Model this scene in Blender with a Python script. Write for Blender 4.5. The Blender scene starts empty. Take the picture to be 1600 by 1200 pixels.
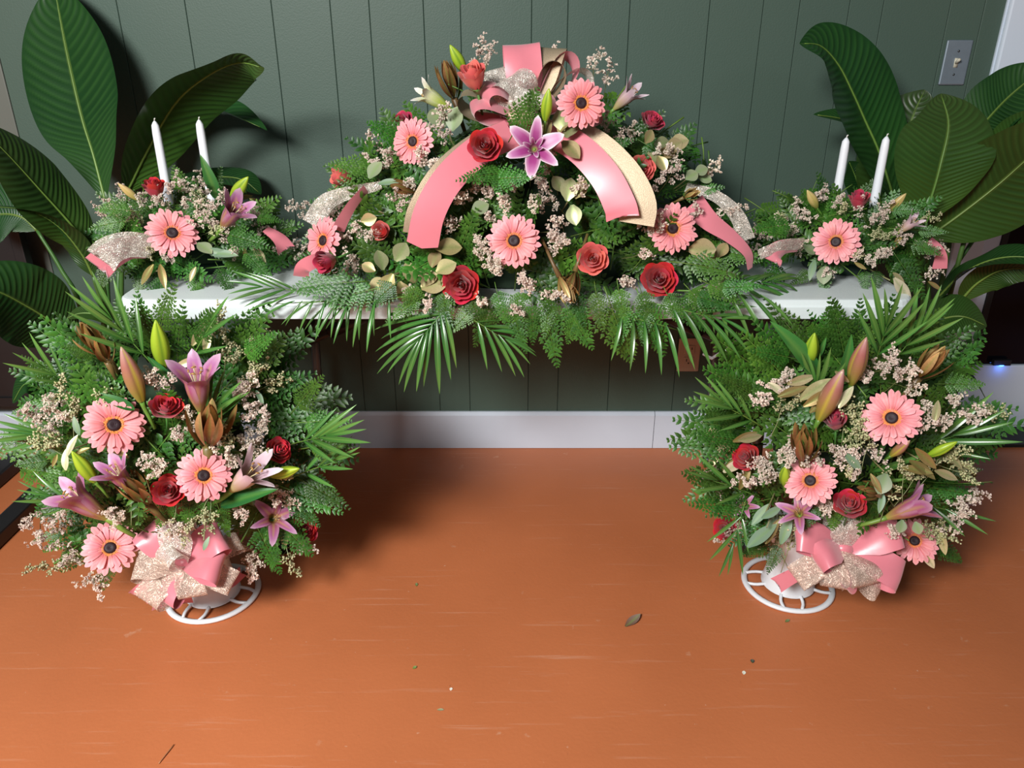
import bpy, math, random
from mathutils import Vector, Matrix

R = random.Random(11)
scene = bpy.context.scene
col = scene.collection
V = Vector

# ------------------------------------------------------------------ camera
CAM = V((0, 0, 1.27)); TH = math.radians(24.1); F = 1200.0
cd = bpy.data.cameras.new('camera'); cam = bpy.data.objects.new('camera', cd); col.objects.link(cam)
cam.location = CAM; cam.rotation_euler = (math.pi/2 - TH, 0, 0)
cd.sensor_width = 36; cd.lens = F/1600*36; cd.clip_start = 0.02
scene.camera = cam

# ------------------------------------------------------------------ light
w = bpy.data.worlds.new('world'); scene.world = w; w.use_nodes = True
w.node_tree.nodes['Background'].inputs[0].default_value = (0.85, 0.95, 1.0, 1)
w.node_tree.nodes['Background'].inputs[1].default_value = 0.065
def area(name, loc, target, size, power, colr):
    l = bpy.data.lights.new(name, 'AREA'); l.shape = 'RECTANGLE'; l.size, l.size_y = size
    l.energy = power; l.color = colr
    o = bpy.data.objects.new(name, l); col.objects.link(o); o.location = loc
    o.rotation_euler = (V(target) - V(loc)).to_track_quat('-Z', 'Y').to_euler()
area('ceiling_fixture_light', (-1.25, -1.0, 2.35), (-0.55, 1.2, 0), (0.9, 0.6), 142, (1.0, 1.0, 0.98))
area('ceiling_fixture_light', (1.9, -0.9, 2.5), (1.2, 0.8, 0), (0.5, 0.4), 4, (0.9, 0.97, 1.0))
vs = scene.view_settings
vs.view_transform = 'Standard'; vs.look = 'None'; vs.gamma = 1.0; vs.use_curve_mapping = False
vs.exposure = 0.30

# ------------------------------------------------------------------ geometry of the view
ST, CT = math.sin(TH), math.cos(TH)
FWD = V((0, CT, -ST)); UPV = V((0, ST, CT))
def ray(px, py):
    return V(((px-800)/F, 0, 0)) + FWD + UPV*((600-py)/F)
def at(px, py, Y):
    d = ray(px, py); return CAM + d*(Y/d.y)
def onz(px, py, Z=0.0):
    d = ray(px, py); return CAM + d*((Z-CAM.z)/d.z)
def mpp(P):
    return (P-CAM).dot(FWD)/F
def hit(px, py, E, k=1.0):
    C, r = E; d = ray(px, py)
    rr = [a*k for a in r]
    o = CAM-C
    oo = V([o[i]/rr[i] for i in range(3)]); dd = V([d[i]/rr[i] for i in range(3)])
    a = dd.dot(dd); b = oo.dot(dd); c = oo.dot(oo)-1
    D = b*b-a*c
    t = (-b-math.sqrt(D))/a if D > 0 else -b/a
    P = CAM+d*t
    n = V([(P-C)[i]/(rr[i]**2) for i in range(3)]).normalized()
    return P, n
def frame(P, y, z, s=1.0):
    """matrix: local Y along y, local Z near z"""
    y = y.normalized(); x = y.cross(z)
    if x.length < 1e-5: x = y.cross(V((0.3, 0.5, 0.8)))
    x.normalize(); z = x.cross(y)
    M = Matrix((x, y, z)).transposed().to_4x4()
    M = M @ Matrix.Diagonal((s, s, s, 1)) if not isinstance(s, tuple) else M @ Matrix.Diagonal((*s, 1))
    M.translation = P
    return M
def zframe(P, z, s=1.0, roll=0.0):
    """matrix: local Z along z"""
    z = z.normalized(); h = V((0, 0, 1)) if abs(z.z) < 0.95 else V((0, 1, 0))
    x = h.cross(z).normalized(); y = z.cross(x)
    M = Matrix((x, y, z)).transposed().to_4x4() @ Matrix.Rotation(roll, 4, 'Z')
    M = M @ (Matrix.Diagonal((*s, 1)) if isinstance(s, tuple) else Matrix.Diagonal((s, s, s, 1)))
    M.translation = P
    return M
def spl(pts, n):
    """Catmull-Rom resample of a list of Vectors"""
    P = [2*pts[0]-pts[1]] + list(pts) + [2*pts[-1]-pts[-2]]
    m = len(pts)-1; out = []
    for i in range(n+1):
        u = i/n*m; k = min(int(u), m-1); t = u-k
        a, b, c, d = P[k], P[k+1], P[k+2], P[k+3]
        out.append(0.5*((2*b)+(c-a)*t+(2*a-5*b+4*c-d)*t*t+(3*b-a-3*c+d)*t**3))
    return out

# ------------------------------------------------------------------ mesh builder
class MB:
    def __init__(s): s.v = []; s.f = []; s.c = []
    def add(s, vs, fs, c=(1, 1, 1)):
        b = len(s.v); s.v += [tuple(p) for p in vs]
        s.f += [tuple(i+b for i in f) for f in fs]
        if c and isinstance(c[0], (tuple, list)): s.c += [tuple(x[:3]) for x in c]
        else: s.c += [tuple(c)]*len(vs)
    def grid(s, rows, c=(1, 1, 1), closed=False):
        n = len(rows[0]); vs = [p for r in rows for p in r]; fs = []
        for i in range(len(rows)-1):
            for j in range(n if closed else n-1):
                k = (j+1) % n
                fs.append((i*n+j, i*n+k, (i+1)*n+k, (i+1)*n+j))
        if c and isinstance(c[0], list): c = [x for r in c for x in r]
        s.add(vs, fs, c)
    def tube(s, pts, rad, n=6, c=(1, 1, 1)):
        rows = []; m = len(pts)
        if not isinstance(rad, (list, tuple)): rad = [rad]*m
        ref = V((0.31, 0.22, 0.92))
        for i, p in enumerate(pts):
            d = (pts[min(i+1, m-1)]-pts[max(i-1, 0)]).normalized()
            x = d.cross(ref)
            if x.length < 1e-3: x = d.cross(V((1, 0, 0)))
            x.normalize(); y = d.cross(x)
            rows.append([p+(x*math.cos(2*math.pi*j/n)+y*math.sin(2*math.pi*j/n))*rad[i] for j in range(n)])
        b = len(s.v); s.grid(rows, c, True)
        s.f.append(tuple(b+j for j in range(n))[::-1]); s.f.append(tuple(b+(m-1)*n+j for j in range(n)))
    def lathe(s, prof, n=24, c=(1, 1, 1), O=V((0, 0, 0)), cap=True):
        rows = [[O+V((r*math.cos(2*math.pi*j/n), r*math.sin(2*math.pi*j/n), z)) for j in range(n)] for r, z in prof]
        b = len(s.v); s.grid(rows, c, True)
        if cap:
            s.f.append(tuple(b+j for j in range(n))[::-1]); s.f.append(tuple(b+(len(prof)-1)*n+j for j in range(n)))
    def box(s, a, b, c=(1, 1, 1), ch=0.0):
        x0, y0, z0 = a; x1, y1, z1 = b
        if ch <= 0:
            vs = [(x, y, z) for z in (z0, z1) for y in (y0, y1) for x in (x0, x1)]
            s.add(vs, [(0, 2, 3, 1), (4, 5, 7, 6), (0, 1, 5, 4), (2, 6, 7, 3), (0, 4, 6, 2), (1, 3, 7, 5)], c)
        else:
            bm = bmesh_box(a, b, ch); s.add(bm[0], bm[1], c)
    def mesh(s, name, mat, smooth=True):
        me = bpy.data.meshes.new(name); me.from_pydata(s.v, [], s.f)
        ca = me.color_attributes.new('Col', 'FLOAT_COLOR', 'POINT')
        buf = []
        for c in s.c: buf += [c[0], c[1], c[2], 1.0]
        ca.data.foreach_set('color', buf)
        if smooth: me.polygons.foreach_set('use_smooth', [True]*len(me.polygons))
        me.materials.append(mat); me.update()
        return me
import bmesh
def bmesh_box(a, b, ch, seg=2):
    bm = bmesh.new(); bmesh.ops.create_cube(bm, size=1)
    for v in bm.verts:
        v.co = V([(a[i]+b[i])/2+v.co[i]*(b[i]-a[i]) for i in range(3)])
    bmesh.ops.bevel(bm, geom=bm.edges[:], offset=ch, segments=seg, affect='EDGES', profile=0.5)
    bm.verts.index_update()
    out = ([v.co.copy() for v in bm.verts], [tuple(v.index for v in f.verts) for f in bm.faces]); bm.free()
    return out
def lerp(a, b, t): return tuple(a[i]+(b[i]-a[i])*t for i in range(len(a)))
def ramp(stops, t):
    for i in range(len(stops)-1):
        if t <= stops[i+1][0]:
            q = (t-stops[i][0])/max(1e-6, stops[i+1][0]-stops[i][0]); return lerp(stops[i][1], stops[i+1][1], max(0, q))
    return stops[-1][1]

# ------------------------------------------------------------------ objects
WM = {}
def obj(name, me, parent=None, M=None):
    o = bpy.data.objects.new(name, me); col.objects.link(o)
    M = M if M is not None else (WM[parent.name].copy() if parent else Matrix())
    if parent:
        o.parent = parent; o.matrix_basis = WM[parent.name].inverted() @ M
    else: o.matrix_basis = M
    WM[o.name] = M.copy()
    return o
def wobj(name, me, parent):       # mesh given in world coordinates
    return obj(name, me, parent, Matrix())
def thing(name, label, cat, loc, group=None):
    o = obj(name, None, None, Matrix.Translation(V(loc))); tag(o, label, cat, group); return o
def tag(o, label, cat, group=None):
    o['label'] = label; o['category'] = cat
    if group: o['group'] = group
    return o
def struct(o): o['kind'] = 'structure'; return o

# ------------------------------------------------------------------ materials
def nodes(name):
    m = bpy.data.materials.new(name); m.use_nodes = True
    nt = m.node_tree; b = nt.nodes['Principled BSDF']; return m, nt, b
def N(nt, t, **kw):
    n = nt.nodes.new(t)
    for k, v in kw.items():
        if k in n.inputs: n.inputs[k].default_value = v
        else: setattr(n, k, v)
    return n
def plain(name, c, rough=0.5, metal=0.0, noise=0.0, scale=20, bump=0.0, bscale=200, spec=0.5, coat=0.0):
    m, nt, b = nodes(name)
    b.inputs['Base Color'].default_value = (*c, 1); b.inputs['Roughness'].default_value = rough
    b.inputs['Metallic'].default_value = metal; b.inputs['Specular IOR Level'].default_value = spec
    b.inputs['Coat Weight'].default_value = coat
    tc = N(nt, 'ShaderNodeTexCoord')
    if noise:
        nz = N(nt, 'ShaderNodeTexNoise', Scale=scale, Detail=5.0); nt.links.new(tc.outputs['Object'], nz.inputs['Vector'])
        mr = N(nt, 'ShaderNodeMapRange'); mr.inputs[3].default_value = 1-noise; mr.inputs[4].default_value = 1+noise
        nt.links.new(nz.outputs['Fac'], mr.inputs[0])
        mx = N(nt, 'ShaderNodeMix', data_type='RGBA', blend_type='MULTIPLY'); mx.inputs[0].default_value = 1
        mx.inputs[6].default_value = (*c, 1); nt.links.new(mr.outputs[0], mx.inputs[7]); nt.links.new(mx.outputs[2], b.inputs['Base Color'])
    if bump:
        nb = N(nt, 'ShaderNodeTexNoise', Scale=bscale, Detail=3.0); nt.links.new(tc.outputs['Object'], nb.inputs['Vector'])
        bp = N(nt, 'ShaderNodeBump', Strength=bump, Distance=0.002); nt.links.new(nb.outputs['Fac'], bp.inputs['Height'])
        nt.links.new(bp.outputs['Normal'], b.inputs['Normal'])
    return m
def vcol(name, rough=0.4, trans=0.0, var=0.12, metal=0.0, spec=0.5, hue=0.02, sheen=0.0, noise=0.1, nscale=60):
    """procedural plant / petal material: colour attribute x noise x per-object variation"""
    m, nt, b = nodes(name)
    at_ = N(nt, 'ShaderNodeVertexColor', layer_name='Col')
    oi = N(nt, 'ShaderNodeObjectInfo')
    hs = N(nt, 'ShaderNodeHueSaturation')
    mr = N(nt, 'ShaderNodeMapRange'); mr.inputs[3].default_value = 1-var; mr.inputs[4].default_value = 1+var
    nt.links.new(oi.outputs['Random'], mr.inputs[0]); nt.links.new(mr.outputs[0], hs.inputs['Value'])
    mh = N(nt, 'ShaderNodeMapRange'); mh.inputs[3].default_value = 0.5-hue; mh.inputs[4].default_value = 0.5+hue
    ml = N(nt, 'ShaderNodeMath', operation='MULTIPLY'); ml.inputs[1].default_value = 7.31
    fr = N(nt, 'ShaderNodeMath', operation='FRACT')
    nt.links.new(oi.outputs['Random'], ml.inputs[0]); nt.links.new(ml.outputs[0], fr.inputs[0])
    nt.links.new(fr.outputs[0], mh.inputs[0]); nt.links.new(mh.outputs[0], hs.inputs['Hue'])
    tc = N(nt, 'ShaderNodeTexCoord'); nz = N(nt, 'ShaderNodeTexNoise', Scale=nscale, Detail=3.0)
    nt.links.new(tc.outputs['Object'], nz.inputs['Vector'])
    m2 = N(nt, 'ShaderNodeMapRange'); m2.inputs[3].default_value = 1-noise; m2.inputs[4].default_value = 1+noise
    nt.links.new(nz.outputs['Fac'], m2.inputs[0])
    mx = N(nt, 'ShaderNodeMix', data_type='RGBA', blend_type='MULTIPLY'); mx.inputs[0].default_value = 1
    nt.links.new(at_.outputs['Color'], mx.inputs[6]); nt.links.new(m2.outputs[0], mx.inputs[7])
    nt.links.new(mx.outputs[2], hs.inputs['Color']); nt.links.new(hs.outputs['Color'], b.inputs['Base Color'])
    b.inputs['Roughness'].default_value = rough; b.inputs['Metallic'].default_value = metal
    b.inputs['Specular IOR Level'].default_value = spec; b.inputs['Sheen Weight'].default_value = sheen
    if trans:
        tr = N(nt, 'ShaderNodeBsdfTranslucent'); nt.links.new(hs.outputs['Color'], tr.inputs['Color'])
        ms = N(nt, 'ShaderNodeMixShader'); ms.inputs[0].default_value = trans
        nt.links.new(b.outputs[0], ms.inputs[1]); nt.links.new(tr.outputs[0], ms.inputs[2])
        nt.links.new(ms.outputs[0], nt.nodes['Material Output'].inputs['Surface'])
    return m

def floor_mat():
    m, nt, b = nodes('painted_concrete')
    tc = N(nt, 'ShaderNodeTexCoord'); L = nt.links.new
    def mul(a, c, blend='MULTIPLY', fac=1.0):
        x = N(nt, 'ShaderNodeMix', data_type='RGBA', blend_type=blend)
        if hasattr(fac, 'links') or not isinstance(fac, float): L(fac, x.inputs[0])
        else: x.inputs[0].default_value = fac
        for i, q in ((6, a), (7, c)):
            if isinstance(q, tuple): x.inputs[i].default_value = (*q, 1)
            else: L(q, x.inputs[i])
        return x.outputs[2]
    n1 = N(nt, 'ShaderNodeTexNoise', Scale=2.2, Detail=6.0); L(tc.outputs['Object'], n1.inputs['Vector'])
    r1 = N(nt, 'ShaderNodeValToRGB'); L(n1.outputs['Fac'], r1.inputs[0])
    r1.color_ramp.elements[0].position = 0.3; r1.color_ramp.elements[0].color = (0.46, 0.140, 0.052, 1)
    r1.color_ramp.elements[1].position = 0.72; r1.color_ramp.elements[1].color = (0.55, 0.170, 0.064, 1)
    # pale scuffs: stretched noise, thresholded, in two directions
    def scuff(rot, sc, lo, hi):
        mp = N(nt, 'ShaderNodeMapping'); mp.inputs['Rotation'].default_value = (0, 0, rot); mp.inputs['Scale'].default_value = sc
        L(tc.outputs['Object'], mp.inputs[0])
        n = N(nt, 'ShaderNodeTexNoise', Scale=1.0, Detail=4.0, Roughness=0.65); L(mp.outputs[0], n.inputs['Vector'])
        r = N(nt, 'ShaderNodeMapRange'); r.inputs[1].default_value = lo; r.inputs[2].default_value = hi; L(n.outputs['Fac'], r.inputs[0])
        return r.outputs[0]
    s1 = scuff(0.5, (3, 45, 1), 0.62, 0.78); s2 = scuff(-0.9, (2.5, 60, 1), 0.62, 0.80)
    sp = scuff(0, (60, 60, 1), 0.69, 0.76); dk = scuff(0, (80, 80, 1), 0.71, 0.76)
    blot = scuff(0, (14, 14, 1), 0.675, 0.73)
    c = r1.outputs[0]
    for f, k, a in ((s1, (0.66, 0.36, 0.24), .45), (s2, (0.66, 0.36, 0.24), .45), (sp, (0.66, 0.40, 0.28), .7), (blot, (0.60, 0.32, 0.2), .5), (dk, (0.16, 0.06, 0.03), .8)):
        ml = N(nt, 'ShaderNodeMath', operation='MULTIPLY'); ml.inputs[1].default_value = a; L(f, ml.inputs[0])
        c = mul(c, k, 'MIX', ml.outputs[0])
    L(c, b.inputs['Base Color']); b.inputs['Specular IOR Level'].default_value = 0.35
    rr = N(nt, 'ShaderNodeMapRange'); rr.inputs[3].default_value = 0.34; rr.inputs[4].default_value = 0.5; L(n1.outputs['Fac'], rr.inputs[0])
    L(rr.outputs[0], b.inputs['Roughness'])
    nb = N(nt, 'ShaderNodeTexNoise', Scale=130.0, Detail=4.0); L(tc.outputs['Object'], nb.inputs['Vector'])
    n5 = N(nt, 'ShaderNodeTexNoise', Scale=9.0, Detail=3.0); L(tc.outputs['Object'], n5.inputs['Vector'])
    ad = N(nt, 'ShaderNodeMath', operation='MULTIPLY_ADD'); L(n5.outputs['Fac'], ad.inputs[0]); ad.inputs[1].default_value = 3.0; L(nb.outputs['Fac'], ad.inputs[2])
    bp = N(nt, 'ShaderNodeBump', Strength=0.22, Distance=0.002); L(ad.outputs[0], bp.inputs['Height']); L(bp.outputs[0], b.inputs['Normal'])
    return m
def lace_mat(name, thread, metal, thr, scale):
    """woven lace: fine swirling threads over holes"""
    m, nt, b = nodes(name); L = nt.links.new
    tc = N(nt, 'ShaderNodeTexCoord')
    n1 = N(nt, 'ShaderNodeTexNoise', Scale=scale, Detail=2.0, Distortion=2.5); L(tc.outputs['Object'], n1.inputs['Vector'])
    # contour lines of the noise = curling threads
    ml = N(nt, 'ShaderNodeMath', operation='MULTIPLY'); ml.inputs[1].default_value = 9.0; L(n1.outputs['Fac'], ml.inputs[0])
    fr = N(nt, 'ShaderNodeMath', operation='PINGPONG'); fr.inputs[1].default_value = 0.5; L(ml.outputs[0], fr.inputs[0])
    st = N(nt, 'ShaderNodeMapRange'); st.inputs[1].default_value = thr-0.05; st.inputs[2].default_value = thr+0.05; L(fr.outputs[0], st.inputs[0])
    b.inputs['Base Color'].default_value = (*thread, 1); b.inputs['Metallic'].default_value = metal; b.inputs['Roughness'].default_value = 0.32
    bp = N(nt, 'ShaderNodeBump', Strength=0.8, Distance=0.003); L(fr.outputs[0], bp.inputs['Height']); L(bp.outputs[0], b.inputs['Normal'])
    tr = N(nt, 'ShaderNodeBsdfTransparent'); ms = N(nt, 'ShaderNodeMixShader')
    mr = N(nt, 'ShaderNodeMapRange'); mr.inputs[3].default_value = 0.42; mr.inputs[4].default_value = 1.0; L(st.outputs[0], mr.inputs[0])
    L(mr.outputs[0], ms.inputs[0]); L(tr.outputs[0], ms.inputs[1]); L(b.outputs[0], ms.inputs[2])
    L(ms.outputs[0], nt.nodes['Material Output'].inputs['Surface'])
    return m

M_wall = plain('sage_wall_paint', (0.064, 0.102, 0.079), 0.52, spec=0.35, noise=0.05, scale=3, bump=0.25, bscale=260)
M_wall_dark = plain('panel_groove', (0.035, 0.05, 0.04), 0.7)
M_white = plain('white_trim_paint', (0.62, 0.69, 0.79), 0.4, noise=0.04, scale=6, bump=0.12, bscale=90)
M_floor = floor_mat()
M_table = plain('white_plastic', (0.74, 0.80, 0.80), 0.38, bump=0.25, bscale=500, noise=0.02)
M_black = plain('black_metal', (0.012, 0.012, 0.013), 0.42, noise=0.2, scale=12)
M_grey = plain('grey_steel', (0.10, 0.11, 0.115), 0.35, metal=0.6)
M_chrome = plain('bright_steel', (0.75, 0.77, 0.80), 0.25, metal=0.3)
M_steelplate = plain('brushed_plate', (0.26, 0.31, 0.36), 0.42, metal=0.55, noise=0.1, scale=60)
M_ivory = plain('ivory_plastic', (0.62, 0.58, 0.46), 0.4)
M_beige = plain('beige_plastic', (0.55, 0.40, 0.29), 0.4)
M_dark = plain('dark_slot', (0.01, 0.01, 0.01), 0.6)
M_glass = plain('night_glass', (0.004, 0.004, 0.007), 0.05, spec=0.2)
M_vase = plain('vase_plastic', (0.80, 0.82, 0.85), 0.3, noise=0.02)
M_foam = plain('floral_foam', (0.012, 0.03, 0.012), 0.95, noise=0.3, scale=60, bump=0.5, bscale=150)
M_tray = plain('green_tray', (0.008, 0.03, 0.02), 0.4)
M_wax = plain('candle_wax', (0.82, 0.85, 0.90), 0.38)
M_wick = plain('candle_wick', (0.75, 0.74, 0.7), 0.8)
M_satin = plain('pink_satin', (0.68, 0.20, 0.245), 0.33, spec=0.55, noise=0.05, scale=25)
M_satin.node_tree.nodes['Principled BSDF'].inputs['Sheen Weight'].default_value = 0.35
M_gold_rib = plain('gold_mesh_ribbon', (0.44, 0.34, 0.23), 0.48, metal=0.55, noise=0.15, scale=300, bump=0.3, bscale=700)
M_lace = lace_mat('champagne_lace', (0.86, 0.66, 0.54), 0.15, 0.24, 34)
M_silver = lace_mat('silver_lace', (0.92, 0.84, 0.74), 0.30, 0.2, 45)
M_fern = vcol('fern_leaf', 0.42, 0.12, 0.38, spec=0.45, hue=0.018, noise=0.25, nscale=9)
M_palm = vcol('palm_leaf', 0.26, 0.10, 0.22, spec=0.55, hue=0.012)
M_big = vcol('broad_leaf', 0.36, 0.05, 0.12, spec=0.38, hue=0.008, noise=0.15, nscale=14)
M_ger = vcol('gerbera_petal', 0.5, 0.16, 0.08, hue=0.006)
M_rose = vcol('rose_petal', 0.45, 0.10, 0.14, hue=0.008, sheen=0.2)
M_lily = vcol('lily_petal', 0.38, 0.12, 0.06, hue=0.008)
M_stem = vcol('green_stem', 0.42, 0.0, 0.15)
M_stat = vcol('statice', 0.6, 0.1, 0.14, hue=0.01)
M_seed = vcol('eucalyptus_seed', 0.5, 0.0, 0.15)
M_goldleaf = vcol('gold_painted_leaf', 0.36, 0.0, 0.22, metal=0.35, hue=0.012, noise=0.2, nscale=20)
M_bronze = vcol('bronze_painted_bract', 0.34, 0.0, 0.25, metal=0.35, hue=0.01, noise=0.25, nscale=20)
M_euc = vcol('eucalyptus_leaf', 0.5, 0.05, 0.15, hue=0.01)

# ================================================================== SETTING
WY = 2.318
def wx(px, py, Y): return at(px, py, Y).x
# floor
b = MB(); b.box((-4, -3, -0.05), (4, 3.2, 0)); struct(wobj('floor', b.mesh('floor', M_floor, False), None))
# back wall with grooved planks
b = MB(); b.box((-2.6, WY+0.004, 0), (1.42, WY+0.12, 2.6))
wall = struct(wobj('wall_back', b.mesh('wall_back', M_wall_dark, False), None))
gx = [wx(p, 0, WY) for p in (181, 288, 423, 515, 576, 661, 719, 831, 888, 985, 1110, 1194, 1251, 1329, 1382, 1487, 1541)]
edges = [-1.424] + [g for g in gx if g > -1.40] + [1.40]
def plank(x0, x1):
    b = MB(); g = 0.0006; ch = 0.0013; y1 = WY+0.004
    prof = [(x0+g, y1), (x0+g, WY+ch), (x0+g+ch, WY), (x1-g-ch, WY), (x1-g, WY+ch), (x1-g, y1)]
    b.grid([[V((x, y, 0.02)) for x, y in prof], [V((x, y, 2.6)) for x, y in prof]])
    return wobj('plank', b.mesh('plank', M_wall, False), wall)
for i in range(len(edges)-1): plank(edges[i], edges[i+1])
# corner board on the far left with the wall going on behind it
b = MB(); b.box((-1.62, WY-0.003, 0.134), (-1.424, WY+0.004, 2.6), ch=0.003); b.box((-2.6, WY, 0.02), (-1.62, WY+0.004, 2.6))
struct(wobj('trim_1', b.mesh('trim_1', plain('corner_board_paint', (0.12, 0.127, 0.108), 0.5, noise=0.05, scale=5), False), None))
# baseboard: two lengths with a butt joint, small top bevel
jx = wx(1020, 690, WY-0.016)
bb = struct(obj('baseboard_back', None))
for k, (x0, x1) in enumerate(((-2.6, jx-0.0008), (jx+0.0008, 1.341))):
    b = MB(); y0 = WY-0.016; prof = [(y0, 0.001), (y0, 0.124), (y0+0.009, 0.134), (WY, 0.134), (WY, 0.001)]
    b.grid([[V((x, y, z)) for y, z in prof] for x in (x0, x1)])
    b.add([V((x1, y, z)) for y, z in prof], [(0, 1, 2, 3, 4)]); wobj('board', b.mesh('board', M_white, False), bb)
# doorway on the right: casing, recessed glazed door
cx0, cx1 = 1.341, 1.436
b = MB(); b.box((cx0, WY-0.02, 0.001), (cx1, WY+0.01, 2.2), ch=0.006); b.box((cx1-0.004, WY+0.01, 0.001), (cx1, WY+0.14, 2.2))
b.box((cx0-0.004, WY-0.006, 0.001), (cx0+0.006, WY+0.004, 2.2))
struct(wobj('trim_2', b.mesh('trim_2', M_white, False), None))
DY = 2.435
door = struct(wobj('door_1', (lambda b: (b.box((cx1+0.003, DY, 0.012), (cx1+0.135, DY+0.04, 2.1), ch=0.003), b.box((2.22, DY, 0.012), (2.35, DY+0.04, 2.1), ch=0.003),
        b.mesh('door_1', M_white, False))[-1])(MB()), None))
b = MB(); b.box((cx1+0.135, DY+0.001, 0.012), (2.22, DY+0.039, 0.250), ch=0.003); wobj('bottom_rail', b.mesh('bottom_rail', M_white, False), door)
b = MB(); b.box((cx1+0.135, DY+0.001, 1.95), (2.22, DY+0.039, 2.1), ch=0.003); wobj('top_rail', b.mesh('top_rail', M_white, False), door)
b = MB(); b.box((cx1+0.135, DY+0.014, 0.250), (2.22, DY+0.022, 1.95)); wobj('glass_pane', b.mesh('glass_pane', M_glass, False), door)
b = MB(); b.box((cx1+0.130, DY-0.006, 0.246), (cx1+0.152, DY+0.012, 1.95), ch=0.003); wobj('glazing_bead', b.mesh('glazing_bead', M_dark, False), door)
b = MB(); b.box((cx1, WY-0.01, 0.0), (2.4, WY+0.16, 0.012)); struct(wobj('trim_3', b.mesh('trim_3', M_dark, False), None))
b = MB(); b.box((2.36, WY, 0), (4, WY+0.12, 2.6)); struct(wobj('wall_right', b.mesh('wall_right', M_wall, False), None))
# invented blue emitter standing in for a reflected glow at the glass foot
P = at(1565, 569, DY-0.004)
m, nt, bs = nodes('blue_glow_emission'); bs.inputs['Emission Color'].default_value = (0.05, 0.22, 1, 1); bs.inputs['Emission Strength'].default_value = 9; bs.inputs['Base Color'].default_value = (0, 0, 0.1, 1)
blue_glow = thing('added_glow_source', 'tiny added blue glow standing in for a reflection at the foot of the dark glass door', 'added glow', P)
b = MB(); b.box((-0.03, -0.004, -0.004), (0.03, 0.012, 0.016), ch=0.002); obj('glow_backing', b.mesh('glow_backing', M_black, False), blue_glow)
b = MB(); b.lathe([(0.0005, -0.0075), (0.006, -0.006), (0.008, -0.003)], 10); obj('lens', b.mesh('lens', m), blue_glow)  # emissive tip of the added glow source, not a real lens
l = bpy.data.lights.new('added_blue_glow', 'POINT'); l.energy = 0.02; l.color = (0.08, 0.25, 1); l.shadow_soft_size = 0.005  # added point light throwing the blue glow onto the bottom rail
lo = bpy.data.objects.new('added_blue_glow', l); col.objects.link(lo); lo.parent = blue_glow; lo.location = (0, -0.018, -0.016)

# light switch
def rot_about(o): return o
P = at(1492, 98, WY)
sw = thing('light_switch', 'brushed metal light switch plate with ivory toggle on the green wall', 'light switch', P)
b = MB(); b.box((-0.036, -0.006, -0.058), (0.036, 0.0, 0.058), ch=0.0035); obj('plate', b.mesh('plate', M_steelplate, False), sw)
b = MB(); b.box((-0.0055, -0.0075, -0.012), (0.0055, -0.005, 0.012)); b.tube([V((0, -0.006, 0.0)), V((0, -0.016, 0.006)), V((0, -0.022, 0.009))], [0.0048, 0.0042, 0.0036], 8)
obj('toggle', b.mesh('toggle', M_ivory), sw)
for z in (-0.03, 0.03):
    b = MB(); b.tube([V((0, -0.005, z)), V((0, -0.0075, z))], 0.0032, 10); obj('screw', b.mesh('screw', M_grey), sw)
# outlet
P = at(1076, 554, WY)
ou = thing('wall_outlet', 'beige duplex wall outlet under the table', 'outlet', P)
b = MB(); b.box((-0.036, -0.006, -0.058), (0.036, 0.0, 0.058), ch=0.0035); obj('plate', b.mesh('plate', M_beige, False), ou)
for z in (-0.02, 0.02):
    b = MB(); b.box((-0.017, -0.0085, z-0.014), (0.017, -0.005, z+0.014), ch=0.0014); rc = obj('receptacle', b.mesh('receptacle', M_beige, False), ou)
    b = MB()
    for x in (-0.007, 0.007): b.box((x-0.0013, -0.0092, z-0.001), (x+0.0013, -0.0080, z+0.008))
    b.tube([V((0, -0.0080, z-0.007)), V((0, -0.0092, z-0.007))], 0.0027, 8); obj('slots', b.mesh('slots', M_dark, False), rc)
b = MB(); b.tube([V((0, -0.005, 0)), V((0, -0.0075, 0))], 0.003, 10); obj('screw', b.mesh('screw', M_grey), ou)

# ================================================================== TABLE
TZ = 0.735; TX0, TX1, TY0, TY1 = -0.905, 0.925, 1.655, 2.265
tb = thing('folding_table', 'long white plastic folding table against the green wall', 'table', (0.01, 1.96, 0))
def rrect(x0, y0, x1, y1, r, n=6):
    out = []
    for cx, cy, a in ((x1-r, y1-r, 0), (x0+r, y1-r, 90), (x0+r, y0+r, 180), (x1-r, y0+r, 270)):
        for i in range(n+1):
            t = math.radians(a+90*i/n); out.append((cx+r*math.cos(t), cy+r*math.sin(t)))
    return out
b = MB(); rows = []
for z, ins in ((TZ-0.045, 0.004), (TZ-0.043, 0.0), (TZ-0.016, 0.0), (TZ-0.012, 0.003), (TZ-0.004, 0.005), (TZ-0.0008, 0.009), (TZ, 0.016)):
    rows.append([V((x, y, z)) for x, y in rrect(TX0+ins, TY0+ins, TX1-ins, TY1-ins, 0.055-ins)])
b.grid(rows, closed=True); n = len(rows[0]); L0 = len(rows)-1
b.f.append(tuple(L0*n+j for j in range(n))); b.f.append(tuple(range(n))[::-1])
wobj('tabletop', b.mesh('tabletop', M_table, False), tb)
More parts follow.
